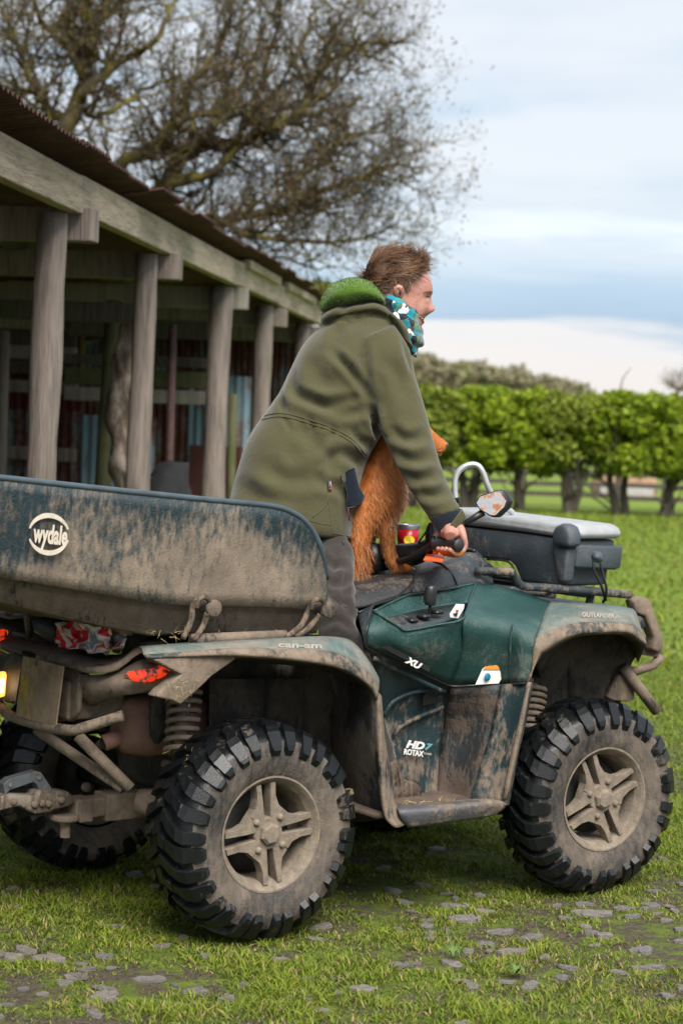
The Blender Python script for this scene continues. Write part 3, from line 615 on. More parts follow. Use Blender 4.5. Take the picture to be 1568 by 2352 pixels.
m_hull = muddy('inner_muddy_plastic', (.02, .02, .02), .46, .7, 6, None, (.075, .058, .044))
m_tyre = muddy('wet_black_rubber', (.006, .007, .008), .70, .34, 6, None, (.085, .068, .050), soft=.09, spec=.4, bd=.0009)
m_wall = muddy('dusty_tyre_wall', (.018, .018, .019), .46, .5, 3.2, None, (.15, .118, .092), soft=.3)
m_rim = muddy('mud_coated_rim', (.07, .07, .07), .18, .5, 9, None, (.20, .16, .12))
m_seat = muddy('dirty_seat_vinyl', (.022, .022, .024), .56, .5, 8, None, (.10, .075, .055))
m_white = plain('white_lettering', (.62, .62, .60), .6, .1); m_pale = plain('worn_pale_lettering', (.42, .37, .32), .7, .2, 40); m_black = plain('black_plastic', (.012, .013, .014), .4, .2); m_steel = plain('steel', (.35, .36, .38), .35, .1, metal=.8)
atv = empty('quad_bike', L(0, 0, 0), 'muddy dark green farm quad bike ridden by the man', 'quad bike')
def both(name, geo, mat, kids=None, **kw):
    o = obj(name, geo, mat, atv, **kw); obj(name, ([mir(p) for p in geo[0]], geo[1]), mat, atv, **kw); return o
def pg(cols, k=4):
    """columns of (x, y, lateral) pixels -> smooth grid of world points"""
    cols = [spline(c, k) for c in cols]; rows = [spline([c[i] for c in cols], k) for i in range(len(cols[0]))]
    return grid([[T(*q) for q in r] for r in rows])
# --- wheels
TR = .325
def tyre_geo(wd):
    hw = wd / 2; prof = []
    for a, r in ((-.86, .172), (-.98, .20), (-1.0, .245), (-.93, .283), (-.72, .302), (-.35, .308), (0, .310), (.35, .308), (.72, .302), (.93, .283), (1.0, .245), (.98, .20), (.86, .172)): prof.append((a * hw, r))
    return prof
def crad(a):     # carcass radius at lateral fraction
    a = abs(a); return np.interp(a, [0, .35, .72, .93, 1.0], [.310, .308, .302, .283, .245])
def lugs(wd, n=30):
    hw = wd / 2; V, F = [], []; lr = random.Random(8)
    def lug(side, ang0, sp_, hgt):
        rows = []
        for (a, ph, wv) in sp_:
            r0 = crad(a) - .006; top = min(TR + .004, crad(a) + hgt) if a < .9 else crad(a) + hgt * .55
            c = ang0 + ph; da = wv / .31
            aa = a * side * hw; lean = .012 * side if a > .9 else 0
            ring = []
            for (dd, rr) in ((-da / 2 * 1.25, r0), (-da / 2, top), (da / 2, top), (da / 2 * 1.25, r0)): ring.append(Vector((rr * math.cos(c + dd), aa + (lean if rr == top else 0), rr * math.sin(c + dd))))
            rows.append(ring)
        g = grid(rows); f = g[1] + [(0, 1, 2, 3), tuple(range(len(g[0]) - 4, len(g[0])))[::-1]]; o = len(V); V.extend(g[0]); F.extend([tuple(i + o for i in q) for q in f])
    for k in range(n):
        a0 = 2 * math.pi * k / n
        for side in (-1, 1):
            o = 0 if side > 0 else math.pi / n
            big = k % 2 == 0; jit = lr.uniform(-.022, .022); jw = lr.uniform(-.005, .005)
            lug(side, a0 + o, [(.04, .0, .026), (.35, .09 + jit, .030 + .5 * jw), (.68, .15 + jit, .034 + jw), (.86, .17 + jit, .038 + jw), (.97, .182 + jit, .034 + jw), (1.0, .184 + jit, .024)] if big else [(.34, .06, .026), (.68, .12 + jit, .036 + jw), (.86, .14 + jit, .042 + jw), (.98, .15 + jit, .038 + jw), (1.02, .152 + jit, .028)], .021)
            if not big: lug(side, a0 + o + .03, [(.0, 0, .03), (.16, .02, .034), (.26, .035, .026)], .019)
    return V, F
def lathe_y(prof, n=64):
    return grid([[Vector((r * math.cos(2 * math.pi * k / n), a, r * math.sin(2 * math.pi * k / n))) for k in range(n)] for a, r in prof], True)
def mk(name, geo, mat, smooth=True):
    me = bpy.data.meshes.new(name); me.from_pydata([tuple(p) for p in geo[0]], [], geo[1]); me.materials.append(mat)
    bm = bmesh.new(); bm.from_mesh(me); bmesh.ops.recalc_face_normals(bm, faces=bm.faces); bm.to_mesh(me); bm.free()
    if smooth: me.polygons.foreach_set('use_smooth', [True] * len(me.polygons))
    return me
def wheel_meshes(wd, seed):
    hw = wd / 2; y0 = -hw * .80                                       # outer face towards -Y (the viewer's side)
    tm = mk('tyre', lathe_y(tyre_geo(wd), 72), m_wall); tm.materials.append(m_tyre)
    for pgn in tm.polygons:
        c = pgn.center
        if math.hypot(c.x, c.z) > .264: pgn.material_index = 1
    m_dummy = 0; lm = mk('tread', lugs(wd), m_tyre, False)
    # rim: barrel and lip, eight thin spokes in four V pairs, hub
    rim = lathe_y([(hw * .80, .166), (hw * .5, .148), (y0 + .05, .148), (y0 + .012, .158), (y0 - .006, .170), (y0 - .012, .176), (y0 - .012, .170), (y0 - .004, .163), (y0 + .016, .150), (y0 + .05, .143), (hw * .5, .140)], 64)
    # eight spokes: narrow windows between the two of a V, wide pockets between the pairs
    gs = [rim]
    for q in range(4):
        a = R_(14 + 90 * q)
        for sg in (-1, 1):
            pl = [(.040, .010), (.100, .0125), (.1535, .017), (.1515, .034), (.112, .033), (.080, .042), (.061, .061), (.02, .02)]
            cu_ = sum(p[0] for p in pl) / 8; cv_ = sum(p[1] for p in pl) / 8; lay = []
            for yy, sc in ((y0 + .042, 1.0), (y0 + .011, 1.0), (y0 + .006, .93)):
                lay.append([Vector((u * math.cos(a) - v * math.sin(a), yy - .006 * (math.hypot(u, v) / .155), u * math.sin(a) + v * math.cos(a))) for u, v in [(cu_ + (p[0] - cu_) * (sc if .05 < p[0] < .15 else 1), sg * (cv_ + (p[1] - cv_) * sc)) for p in pl]])
            g = grid(lay, True); g[1].append(tuple(range(16, 24))); gs.append(g)
    gs.append(lathe_y([(y0 + .05, .050), (y0 + .008, .050), (y0 + .004, .046), (y0 + .004, .01)], 24))
    rm = mk('wheel', join(*gs), m_rim, False)
    cap = lathe_y([(y0 + .02, .037), (y0 - .008, .034), (y0 - .016, .026), (y0 - .016, .001)], 7); cm = mk('hub_cap', cap, m_rim, False)
    nut = lathe_y([(y0 + .03, .0115), (y0 - .002, .0105), (y0 - .008, .006), (y0 - .008, .001)], 10); nm = mk('lug_nut', nut, m_rim)
    brake = mk('brake_disc', lathe_y([(0.0, .128), (-.006, .128), (-.006, .03), (0, .03)], 32), plain('brake_steel', (.03, .028, .026), .6))
    return rm, tm, lm, cm, nm, brake
rear_w, front_w = wheel_meshes(.25, 1), wheel_meshes(.215, 2)
for s_, l_, ms_, lab in ((-WB, .525, rear_w, 'muddy near rear wheel'), (-WB, -.525, rear_w, 'shaded far rear wheel'), (WB, .545, front_w, 'muddy near front wheel'), (WB, -.545, front_w, 'far front wheel')):
    p = L(s_, l_, TR); o = bpy.data.objects.new('wheel', ms_[0]); C.objects.link(o); o.parent = atv; o.location = p - BASE[atv.name]; o['label'] = lab
    spin = {(-WB, .525): .12, (WB, .545): -.20}.get((s_, l_), .7)
    o.rotation_euler = (Matrix.Rotation(PHI + (0 if l_ > 0 else math.pi) + (R_(-3) if s_ > 0 and l_ > 0 else 0), 4, 'Z') @ Matrix.Rotation(spin, 4, 'Y')).to_euler()
    for nm_, me in (('tyre', ms_[1]), ('tread', ms_[2]), ('hub_cap', ms_[3]), ('brake_disc', ms_[5])):
        q = bpy.data.objects.new(nm_, me); C.objects.link(q); q.parent = o
    for k in range(4):
        q = bpy.data.objects.new('lug_nut', ms_[4]); C.objects.link(q); q.parent = o; a = R_(59 + 90 * k); q.location = (.060 * math.cos(a), 0, .060 * math.sin(a))
# --- chassis core, axles, springs
def lbox(s0, s1, l0, l1, z0, z1): return box(L(s0, l0, z0), FW * (s1 - s0), LT * (l1 - l0), Vector((0, 0, z1 - z0)))
obj('engine_block', lbox(-.32, .34, -.30, .30, .30, .80), m_hull, atv, bevel=.03)
obj('frame_core', lbox(-.74, -.30, -.20, .20, .36, .86), m_hull, atv, bevel=.04)
obj('front_core', lbox(.33, .80, -.24, .24, .36, .92), m_hull, atv, bevel=.04)
both('inner_guard', pg([[(1285, 1490, .28), (1290, 1560, .28), (1300, 1690, .28)], [(1310, 1500, .31), (1318, 1560, .32), (1340, 1690, .30)], [(1330, 1500, .285), (1338, 1560, .285), (1356, 1690, .285)], [(1400, 1500, .30), (1400, 1560, .31), (1392, 1690, .29)]], 3), m_hull)
both('inner_guard', pg([[(480, 1560, .28), (480, 1640, .28), (480, 1760, .27)], [(600, 1560, .29), (600, 1640, .30), (600, 1760, .28)], [(610, 1560, .26), (610, 1640, .26), (610, 1760, .26)], [(700, 1560, .27), (705, 1640, .27), (710, 1760, .27)]], 3), m_hull)
for s_ in (-WB, WB):
    obj('axle', tube([L(s_, -.5, TR), L(s_, .5, TR)], .028, 12), m_hull, atv)
    for sg in (-1, 1):
        obj('suspension_arm', join(tube([L(s_ - .17, sg * .2, .34), L(s_, sg * .46, .28)], .016, 8), tube([L(s_ + .15, sg * .2, .34), L(s_, sg * .46, .28)], .016, 8), tube([L(s_ - .12, sg * .2, .48), L(s_, sg * .44, .42)], .014, 8)), m_mud, atv)
def spring(p0, p1, r, turns, wire, mat):
    ax = p1 - p0; u, v = frame(ax); n = turns * 14
    return tube([p0 + ax * (k / n) + (u * math.cos(2 * math.pi * k / 14) + v * math.sin(2 * math.pi * k / 14)) * r for k in range(n + 1)], wire, 6)
for a, b, l_ in (((428, 1572), (412, 1742), .34), ((1222, 1572), (1212, 1690), .40)):
    for f_ in (lambda p: p, mir):
        p0, p1 = f_(T(*a, l_)), f_(T(*b, l_ + .05))
        sh = obj('shock_absorber', tube([p0, p1], .022, 10), m_mud, atv); obj('spring', spring(p0, p1, .046, 8, .0085, m_mud), m_mud, sh)
        obj('damper_rod', tube([p0.lerp(p1, .1) + LT * .024, p0.lerp(p1, .45) + LT * .024], .004, 6), m_steel, sh)
# --- green front body: pocket wall, fender, flare
both('pocket_wall', pg([[(858, 1405, .44), (845, 1445, .50), (843, 1483, .49)], [(885, 1421, .52), (882, 1465, .52), (886, 1505, .48)], [(933, 1449, .54), (937, 1490, .53), (945, 1532, .47)], [(1000, 1437, .545), (998, 1490, .525), (992, 1556, .46)], [(1062, 1423, .55), (1060, 1500, .51), (1036, 1574, .45)]]), m_green, solid=.006)
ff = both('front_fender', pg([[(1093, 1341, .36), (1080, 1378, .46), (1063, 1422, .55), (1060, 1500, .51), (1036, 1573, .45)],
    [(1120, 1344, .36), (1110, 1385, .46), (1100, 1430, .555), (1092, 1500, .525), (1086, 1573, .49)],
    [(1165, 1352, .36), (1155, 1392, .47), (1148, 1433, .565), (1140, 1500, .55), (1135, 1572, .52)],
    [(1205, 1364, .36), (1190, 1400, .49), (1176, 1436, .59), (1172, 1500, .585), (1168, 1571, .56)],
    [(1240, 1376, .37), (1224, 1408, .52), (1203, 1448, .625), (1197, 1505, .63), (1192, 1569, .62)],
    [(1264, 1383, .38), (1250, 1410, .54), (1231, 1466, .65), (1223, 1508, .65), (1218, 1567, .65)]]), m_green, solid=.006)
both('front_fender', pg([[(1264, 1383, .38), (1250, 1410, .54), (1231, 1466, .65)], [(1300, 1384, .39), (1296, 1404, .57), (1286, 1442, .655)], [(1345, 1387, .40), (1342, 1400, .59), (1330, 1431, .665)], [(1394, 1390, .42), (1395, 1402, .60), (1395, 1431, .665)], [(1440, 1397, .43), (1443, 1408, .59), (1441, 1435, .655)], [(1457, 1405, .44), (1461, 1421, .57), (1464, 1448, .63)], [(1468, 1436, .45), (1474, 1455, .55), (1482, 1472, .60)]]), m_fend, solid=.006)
both('fender_flare', pg([[(1218, 1567, .652), (1212, 1567, .656), (1206, 1567, .64)], [(1223, 1508, .652), (1236, 1506, .668), (1240, 1506, .64)], [(1231, 1466, .652), (1247, 1492, .672), (1252, 1497, .64)], [(1286, 1442, .657), (1290, 1466, .675), (1294, 1472, .64)], [(1330, 1431, .667), (1334, 1453, .685), (1336, 1459, .65)], [(1395, 1431, .667), (1395, 1450, .685), (1396, 1456, .65)], [(1441, 1435, .657), (1441, 1451, .675), (1440, 1457, .64)], [(1464, 1448, .632), (1463, 1464, .65), (1460, 1468, .62)], [(1482, 1472, .602), (1484, 1480, .62), (1480, 1484, .59)]]), m_flare, solid=.005)
both('fender_liner', pg([[(1222, 1505, .62), (1240, 1560, .30)], [(1260, 1488, .63), (1275, 1500, .30)], [(1330, 1458, .64), (1330, 1455, .30)], [(1400, 1455, .64), (1400, 1445, .30)], [(1450, 1462, .62), (1440, 1470, .30)], [(1482, 1484, .58), (1465, 1520, .30)]], 3), m_hull, solid=.006)
both('body_rim', join(stube([T(858, 1404, .447), T(885, 1420, .523), T(915, 1439, .54), T(935, 1448, .545), T(1000, 1436, .55), T(1062, 1422, .556), T(1078, 1380, .465), T(1093, 1340, .365)], .0042, 8), stube([T(858, 1404, .445), T(905, 1381, .385), T(941, 1366, .345), T(974, 1363, .337), T(1030, 1352, .335), T(1093, 1340, .355)], .0042, 8), stube([T(1178, 1432, .60), T(1174, 1450, .598), T(1171, 1500, .592), T(1168, 1568, .568)], .0032, 8)), m_greenclean)
both('panel_gap', stube([T(858, 1402, .437), T(843, 1440, .49), T(840, 1484, .488), T(885, 1508, .478), T(945, 1535, .468), T(1000, 1561, .458), T(1036, 1576, .452), T(1086, 1575, .497), T(1135, 1574, .528), T(1168, 1573, .567), T(1192, 1571, .625), T(1216, 1569, .653)], .0042, 6), m_black)
both('inner_well', pg([[(1222, 1520, .33), (1226, 1600, .31), (1236, 1720, .29)], [(1262, 1486, .33), (1275, 1580, .30), (1285, 1720, .28)], [(1335, 1452, .33), (1338, 1560, .29), (1345, 1720, .27)], [(1400, 1446, .33), (1392, 1550, .29), (1392, 1720, .27)], [(1452, 1460, .33), (1424, 1545, .30), (1404, 1700, .28)], [(1480, 1482, .34), (1440, 1545, .31), (1410, 1690, .29)]], 3), m_hull, solid=.006)
# inner pocket wall, gate plate, shifter, sticker
obj('pocket_inner_wall', pg([[(858, 1405, .44), (872, 1414, .47), (888, 1424, .50)], [(905, 1382, .38), (900, 1400, .40), (905, 1417, .44)], [(941, 1367, .34), (945, 1388, .37), (955, 1405, .40)], [(974, 1364, .33), (985, 1380, .36), (995, 1397, .39)], [(1030, 1353, .33), (1030, 1372, .36), (1030, 1391, .39)], [(1093, 1341, .35), (1085, 1362, .40), (1074, 1385, .45)]]), m_greenclean, atv, solid=.005)
gp = obj('shift_gate', pg([[(886, 1424, .50), (933, 1449, .535)], [(955, 1404, .42), (985, 1437, .535)], [(1030, 1391, .40), (1040, 1424, .535)], [(1066, 1386, .44), (1062, 1424, .54)]], 2), m_dark, atv, solid=.005)
for k in range(4): c_ = T(915 + k * 29, 1437 - k * 9.5, .497); obj('gate_notch', boxc(c_ + Vector((0, 0, .004)), FW * .034, LT * .045, Vector((0, 0, .014))), m_black, gp, bevel=.008)
sh = obj('shift_lever', tube([T(985, 1424, .485), T(987, 1400, .48), T(988, 1385, .48)], .006, 8), m_black, atv)
obj('shift_knob', loftv([(976, 1390, 998, 1392, 6.70, .014), (972, 1378, 1001, 1380, 6.70, .018), (974, 1358, 1003, 1358, 6.70, .019), (978, 1347, 1000, 1346, 6.70, .014), (986, 1344, 994, 1344, 6.70, .004)], 14), m_black, sh)
def decal(name, px, l_, mat, parent, lift=.004, th=.0015): return obj(name, prism([T(x, y, (l_ if not callable(l_) else l_(x, y)) + lift) for x, y in px], LT * th), mat, parent, smooth=False)
st = decal('warning_sticker', [(1047, 1387), (1066, 1388), (1064, 1398), (1051, 1420), (1033, 1418), (1032, 1410)], .556, m_white, ff)
decal('sticker_mark', [(1047, 1401), (1052, 1401), (1052, 1406), (1047, 1406)], .560, plain('red_ink', (.5, .02, .02), .6), st); decal('sticker_mark', [(1040, 1409), (1052, 1408), (1048, 1412), (1050, 1416), (1044, 1415)], .560, m_black, st)
st = decal('side_sticker', [(1091, 1573), (1107, 1537), (1115, 1531), (1140, 1528), (1147, 1534), (1150, 1560), (1144, 1570)], lambda x, y: .505 + (x - 1091) * .00052, m_white, ff, .010)
decal('orange_band', [(1109, 1538), (1115, 1531), (1140, 1528), (1145, 1533), (1146, 1538)], lambda x, y: .505 + (x - 1091) * .00052, plain('orange_print', (.75, .22, .02), .6), st, .013)
c_ = T(1119, 1555, .536); obj('blue_badge', lathe([(0, .0001), (.002, .012), (0, .0125)], c_, LT, 16), plain('blue_print', (.01, .16, .30), .6), st)
# lower side panels
both('engine_cover', pg([[(846, 1492, .46), (868, 1560, .44), (872, 1640, .40), (888, 1740, .40), (905, 1850, .40)], [(905, 1522, .45), (920, 1580, .42), (925, 1650, .385), (930, 1740, .395), (935, 1850, .40)], [(970, 1552, .44), (975, 1600, .40), (972, 1660, .375), (970, 1740, .385), (968, 1845, .40)], [(1036, 1575, .445), (1026, 1610, .39), (1018, 1665, .37), (1010, 1740, .375), (1003, 1835, .40)]]), m_side, solid=.005)
for q in ([(880, 1645, .415), (905, 1610, .43), (960, 1588, .425), (1010, 1592, .412)], [(905, 1690, .405), (918, 1670, .41), (960, 1648, .40), (1016, 1625, .395)], [(858, 1512, .475), (930, 1548, .465), (1020, 1590, .445)]): both('cover_ridge', stube([T(*p) for p in q], .008, 8), m_side)
both('cover_vent', prism([T(970, 1600, .425), T(980, 1588, .425), T(1000, 1592, .42), T(1005, 1612, .415), T(968, 1620, .412)], LT * .004), m_black, smooth=False)
both('footwell_panel', pg([[(1036, 1575, .45), (1022, 1660, .375), (1010, 1740, .38), (1003, 1808, .39), (1001, 1840, .40)], [(1090, 1574, .50), (1075, 1660, .45), (1060, 1740, .45), (1045, 1812, .45), (1040, 1842, .46)], [(1149, 1573, .545), (1132, 1660, .54), (1110, 1740, .54), (1085, 1820, .54), (1078, 1846, .545)]]), m_brown, solid=.005)
both('leg_guard', pg([[(1149, 1573, .547), (1132, 1660, .545), (1110, 1740, .545), (1085, 1820, .55), (1083, 1842, .55)], [(1185, 1570, .60), (1168, 1660, .60), (1147, 1740, .60), (1125, 1826, .60), (1124, 1842, .60)], [(1210, 1568, .645), (1190, 1660, .645), (1172, 1740, .645), (1153, 1835, .64), (1150, 1846, .64)], [(1219, 1567, .655), (1200, 1660, .655), (1183, 1740, .655), (1163, 1836, .65), (1162, 1850, .65)], [(1222, 1572, .62), (1206, 1660, .61), (1188, 1740, .60), (1170, 1838, .60), (1166, 1850, .60)]]), m_side, solid=.005)
both('guard_edge', pg([[(1211, 1567, .652), (1191, 1660, .652), (1173, 1740, .652), (1153, 1836, .646)], [(1216, 1567, .664), (1197, 1660, .664), (1180, 1740, .664), (1160, 1836, .658)], [(1220, 1567, .658), (1202, 1660, .657), (1185, 1740, .657), (1164, 1837, .652)]]), m_flare, solid=.004)
fw_ = both('footrest', pg([[(912, 1842, .40), (905, 1852, .55), (914, 1862, .635), (922, 1882, .64), (936, 1900, .63)], [(980, 1836, .40), (985, 1848, .56), (990, 1856, .64), (990, 1872, .648), (992, 1894, .63)], [(1050, 1832, .42), (1058, 1842, .57), (1066, 1848, .645), (1066, 1862, .652), (1064, 1884, .635)], [(1108, 1834, .46), (1118, 1838, .59), (1124, 1842, .65), (1122, 1856, .655), (1112, 1877, .64)], [(1140, 1838, .52), (1152, 1842, .62), (1160, 1846, .65), (1156, 1856, .652), (1140, 1868, .64)]]), muddy('worn_footrest', (.09, .09, .10), .56, .35, 7, None), solid=.008)
obj('footboard', lbox(-.27, .25, -.62, .62, .335, .352), m_brown, atv)
obj('belly_plate', lbox(-.55, .6, -.30, .30, .27, .31), m_hull, atv)
# dried straw and mud on the footrest
# --- rear fender, flare, wheel-well wall
RF = [[(320, 1487, .42), (326, 1492, .58), (330, 1506, .63), (338, 1512, .635)], [(440, 1477, .42), (440, 1482, .58), (440, 1497, .64), (442, 1506, .645)], [(536, 1472, .42), (536, 1476, .58), (536, 1490, .655), (538, 1504, .66)], [(648, 1466, .42), (648, 1470, .58), (648, 1492, .66), (650, 1511, .665)], [(716, 1463, .42), (718, 1467, .58), (728, 1495, .66), (730, 1521, .665)], [(782, 1466, .42), (786, 1471, .57), (778, 1503, .655), (778, 1531, .66)], [(812, 1478, .44), (822, 1494, .57), (824, 1530, .65), (824, 1554, .655)], [(838, 1510, .46), (852, 1530, .57), (856, 1556, .64), (852, 1579, .645)], [(852, 1550, .48), (869, 1560, .57), (869, 1584, .63), (866, 1604, .635)]]
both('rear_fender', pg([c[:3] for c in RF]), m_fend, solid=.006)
both('fender_flare', pg([[c[2][:2] + (c[2][2] + .002,), c[3][:2] + (c[3][2] + .012,), (c[3][0], c[3][1] + 4, c[3][2] - .02)] for c in RF]), m_flare, solid=.005)
both('fender_liner', pg([[(c[3][0], c[3][1] + 2, .62), (c[3][0] + (0 if i < 5 else -18), c[3][1] + 10, .42), (c[3][0] + (0 if i < 5 else -30), c[3][1] + 14, .22)] for i, c in enumerate(RF)], 3), m_hull, solid=.006)
both('fender_leg', pg([[(852, 1560, .60), (868, 1590, .64), (874, 1600, .61)], [(858, 1700, .60), (872, 1700, .645), (884, 1700, .61)], [(866, 1780, .60), (877, 1778, .645), (897, 1779, .60)], [(876, 1850, .61), (886, 1872, .65), (908, 1845, .60)], [(890, 1880, .62), (908, 1902, .652), (936, 1892, .62)]]), m_flare, solid=.006)
both('well_wall', pg([[(760, 1548, .24), (745, 1700, .24), (780, 1890, .24)], [(810, 1560, .42), (800, 1700, .44), (830, 1888, .46)], [(856, 1585, .62), (866, 1700, .625), (892, 1880, .63)]], 4), m_hull, solid=.01)
# --- rear bodywork
def sg_(rows): return grid([[Vector(q) for q in spline([tuple(Ts(*p)) for p in r], 3)] for r in rows])
dk = [(-30, 1462, -1.03), (42, 1496, -1.07), (126, 1512, -1.10), (208, 1536, -1.10), (269, 1526, -1.05), (318, 1490, -.99), (372, 1486, -.93)]
tail = obj('tail_deck', sg_([[(x + 40, y - 30, s + .22) for x, y, s in dk], [(x + 12, y - 18, s + .10) for x, y, s in dk], dk, [(x + 2, y + 12, s) for x, y, s in dk]]), m_mud, atv, solid=.008)
obj('tail_face', sg_([[(-30, 1480, -1.02), (42, 1512, -1.05), (126, 1530, -1.07), (212, 1552, -1.07), (277, 1540, -1.03), (330, 1516, -.98), (400, 1508, -.91)],
    [(-30, 1500, -1.03), (42, 1535, -1.06), (130, 1552, -1.08), (214, 1572, -1.08), (285, 1566, -1.045), (345, 1552, -1.0), (408, 1530, -.92)],
    [(-30, 1530, -1.02), (42, 1572, -1.05), (140, 1592, -1.07), (224, 1598, -1.06), (308, 1592, -1.03), (352, 1578, -.99), (414, 1560, -.93)],
    [(-20, 1560, -.96), (50, 1610, -.98), (150, 1625, -1.0), (190, 1640, -.99), (240, 1600, -.97), (345, 1588, -.95), (410, 1575, -.90)]]), m_mud, atv, solid=.008)
for px in ([(55, 1503), (100, 1516), (97, 1525), (53, 1511)], [(158, 1534), (218, 1549), (214, 1557), (158, 1543)]):
    obj('deck_slot', prism([Ts(x, y - 10, -1.085) for x, y in px], FW * -.006), m_black, tail, smooth=False)
both('rear_corner_flap', prism([T(x, y, .60) for x, y in ((330, 1510), (376, 1504), (460, 1500), (517, 1503), (522, 1509), (466, 1549), (440, 1574), (395, 1614), (376, 1604), (336, 1596), (350, 1580), (398, 1545))], LT * .05), m_mud, bevel=.01)
m_tail = NT('muddy_red_lens'); nn = m_tail.noise(48, 6, .7); kk = m_tail.step(nn, .47, .56)
m_tail = m_tail.done(m_tail.mix(kk, (.85, .035, .01), (.10, .07, .05)), .25, Emission_Color=(.9, .05, .01, 1), Emission_Strength=m_tail.math('MULTIPLY', m_tail.math('SUBTRACT', 1.0, kk), .16))
both('tail_light', prism([Ts(x, y, s) for x, y, s in ((291, 1558, -1.055), (302, 1542, -1.05), (361, 1535, -1.005), (378, 1525, -.985), (397, 1541, -.965), (378, 1556, -.985), (344, 1570, -1.02))], FW * -.02), m_tail, bevel=.006, label='red tail light half covered in mud')
# rear rack, bumper tubes, hitch frame
obj('rear_rack', join(stube([Ts(20, 1404, -1.0), Ts(46, 1399, -1.05), Ts(140, 1413, -1.06), Ts(232, 1432, -1.06), Ts(282, 1444, -1.05), Ts(300, 1450, -1.0)], .0145, 12), tube([L(-1.0, .35, .925), L(-.42, .42, .945)], .014, 10), tube([L(-1.0, -.38, .925), L(-.42, -.42, .945)], .014, 10), tube([L(-.45, -.42, .945), L(-.45, .42, .945)], .013, 10), tube([L(-.75, -.42, .935), L(-.75, .42, .935)], .013, 10), tube([Ts(62, 1412, -1.045), Ts(68, 1460, -1.0)], .012, 8), tube([Ts(264, 1440, -1.045), Ts(268, 1494, -1.0)], .0135, 8), tube([T(440, 1468, .52), T(655, 1459, .52)], .016, 10)), m_mud, atv)
obj('rear_bumper', join(stube([Ts(-30, 1585, -1.08), Ts(0, 1622, -1.12), Ts(26, 1645, -1.145), Ts(84, 1664, -1.15), Ts(160, 1678, -1.15), Ts(205, 1668, -1.12), Ts(283, 1644, -1.05)], .0165, 14), tube([Ts(84, 1676, -1.13), Ts(284, 1812, -.98)], .017, 12), tube([Ts(178, 1690, -1.1), Ts(300, 1812, -.97)], .018, 12)), m_mud, atv)
obj('bumper_plate', prism([Ts(x, y, -1.09) for x, y in ((136, 1534), (168, 1536), (182, 1550), (176, 1636), (162, 1657), (120, 1656))], FW * .02), m_mud, atv, bevel=.008)
obj('bumper_mount', join(lbox(-1.10, -.90, .02, .14, .62, .74), lbox(-1.10, -.90, -.34, -.22, .62, .74)), m_mud, atv, bevel=.01)
for y in (1570, 1618): obj('plate_hole', prism([Ts(x, yy, -1.094) for x, yy in ((141, y), (152, y + 8), (150, y + 24), (138, y + 22))], FW * -.003), m_black, atv, smooth=False)
pl = obj('number_plate', prism([Ts(x, y, -1.165) for x, y in ((53, 1507), (145, 1531), (127, 1669), (36, 1645))], FW * .005), muddy('mud_covered_plate', (.50, .32, .02), .30, .5, 5, None, (.23, .170, .115), soft=.12), atv, smooth=False, label='number plate hidden under dried mud')
for x, y in ((81, 1524), (112, 1535)): obj('bolt', lathe([(0, .007), (.006, .006), (.007, .0001)], Ts(x, y, -1.168), -FW, 10), m_mud, pl)
obj('lamp_bracket', prism([Ts(x, y, -1.125) for x, y in ((-40, 1510), (30, 1500), (52, 1510), (36, 1610), (-40, 1612))], FW * .012), m_dark, atv, smooth=False)
t = NT('lit_amber_lens'); t.done((.9, .35, .05), .3, Emission_Color=(1, .42, .08, 1), Emission_Strength=.45); m_amb = t.m
am = obj('rear_lamp', prism([Ts(x, y, -1.13) for x, y in ((2, 1544), (15, 1542), (17, 1552), (13, 1600), (0, 1603))], FW * -.02), m_amb, atv, bevel=.006, label='small lit amber rear lamp')
t = NT('lamp_core'); t.done((1, .9, .7), .3, Emission_Color=(1, .8, .45, 1), Emission_Strength=3); obj('lamp_core', prism([Ts(x, y, -1.155) for x, y in ((3, 1560), (10, 1560), (8, 1590), (1, 1590))], FW * -.003), t.m, am, smooth=False)
# hitch and lever
hb = obj('tow_hitch', join(boxc(T(277, 1848, 0), FW * .15, LT * .09, Vector((0, 0, .085))), boxc(T(215, 1852, 0), FW * .16, LT * .065, Vector((0, 0, .06))), boxc(T(185, 1858, 0), FW * .05, LT * .08, Vector((0, 0, .075))), lathe([(0, .001), (0, .05), (.02, .05), (.02, .001)], T(150, 1884, 0), (0, 0, 1), 20), lathe([(-.035, .018), (.03, .02), (.03, .001)], T(150, 1898, 0), (0, 0, 1), 6)), m_mud, atv, bevel=.006, smooth=False)
obj('ball_cup', prism([T(x, y, .035) for x, y in ((-70, 1834), (0, 1829), (30, 1825), (52, 1827), (80, 1829), (86, 1817), (98, 1816), (104, 1824), (124, 1819), (156, 1819), (169, 1828), (173, 1846), (150, 1856), (128, 1860), (112, 1868), (82, 1871), (62, 1862), (48, 1852), (0, 1864), (-70, 1884))], LT * -.07), muddy('peeling_hitch', (.24, .20, .16), .52, .6, 10, None, (.12, .088, .062)), hb, bevel=.009)
for x, y in ((95, 1845), (110, 1846), (78, 1848), (140, 1838), (30, 1842)): obj('hitch_bolt', lathe([(0, .011), (.012, .010), (.012, .001)], T(x, y, .034), LT, 8), m_mud, hb)
obj('hitch_lever', join(prism([T(x, y, .02) for x, y in ((8, 1802), (22, 1790), (84, 1772), (96, 1776), (122, 1816), (108, 1832), (92, 1826), (86, 1804), (78, 1797), (22, 1816), (12, 1828))], LT * -.04), tube([T(24, 1804, .024), T(24, 1804, -.03)], .008, 10), tube([T(90, 1788, .024), T(90, 1788, -.03)], .008, 10)), muddy('grey_lever', (.10, .11, .12), .6, .5, 10), hb, bevel=.004, smooth=False)
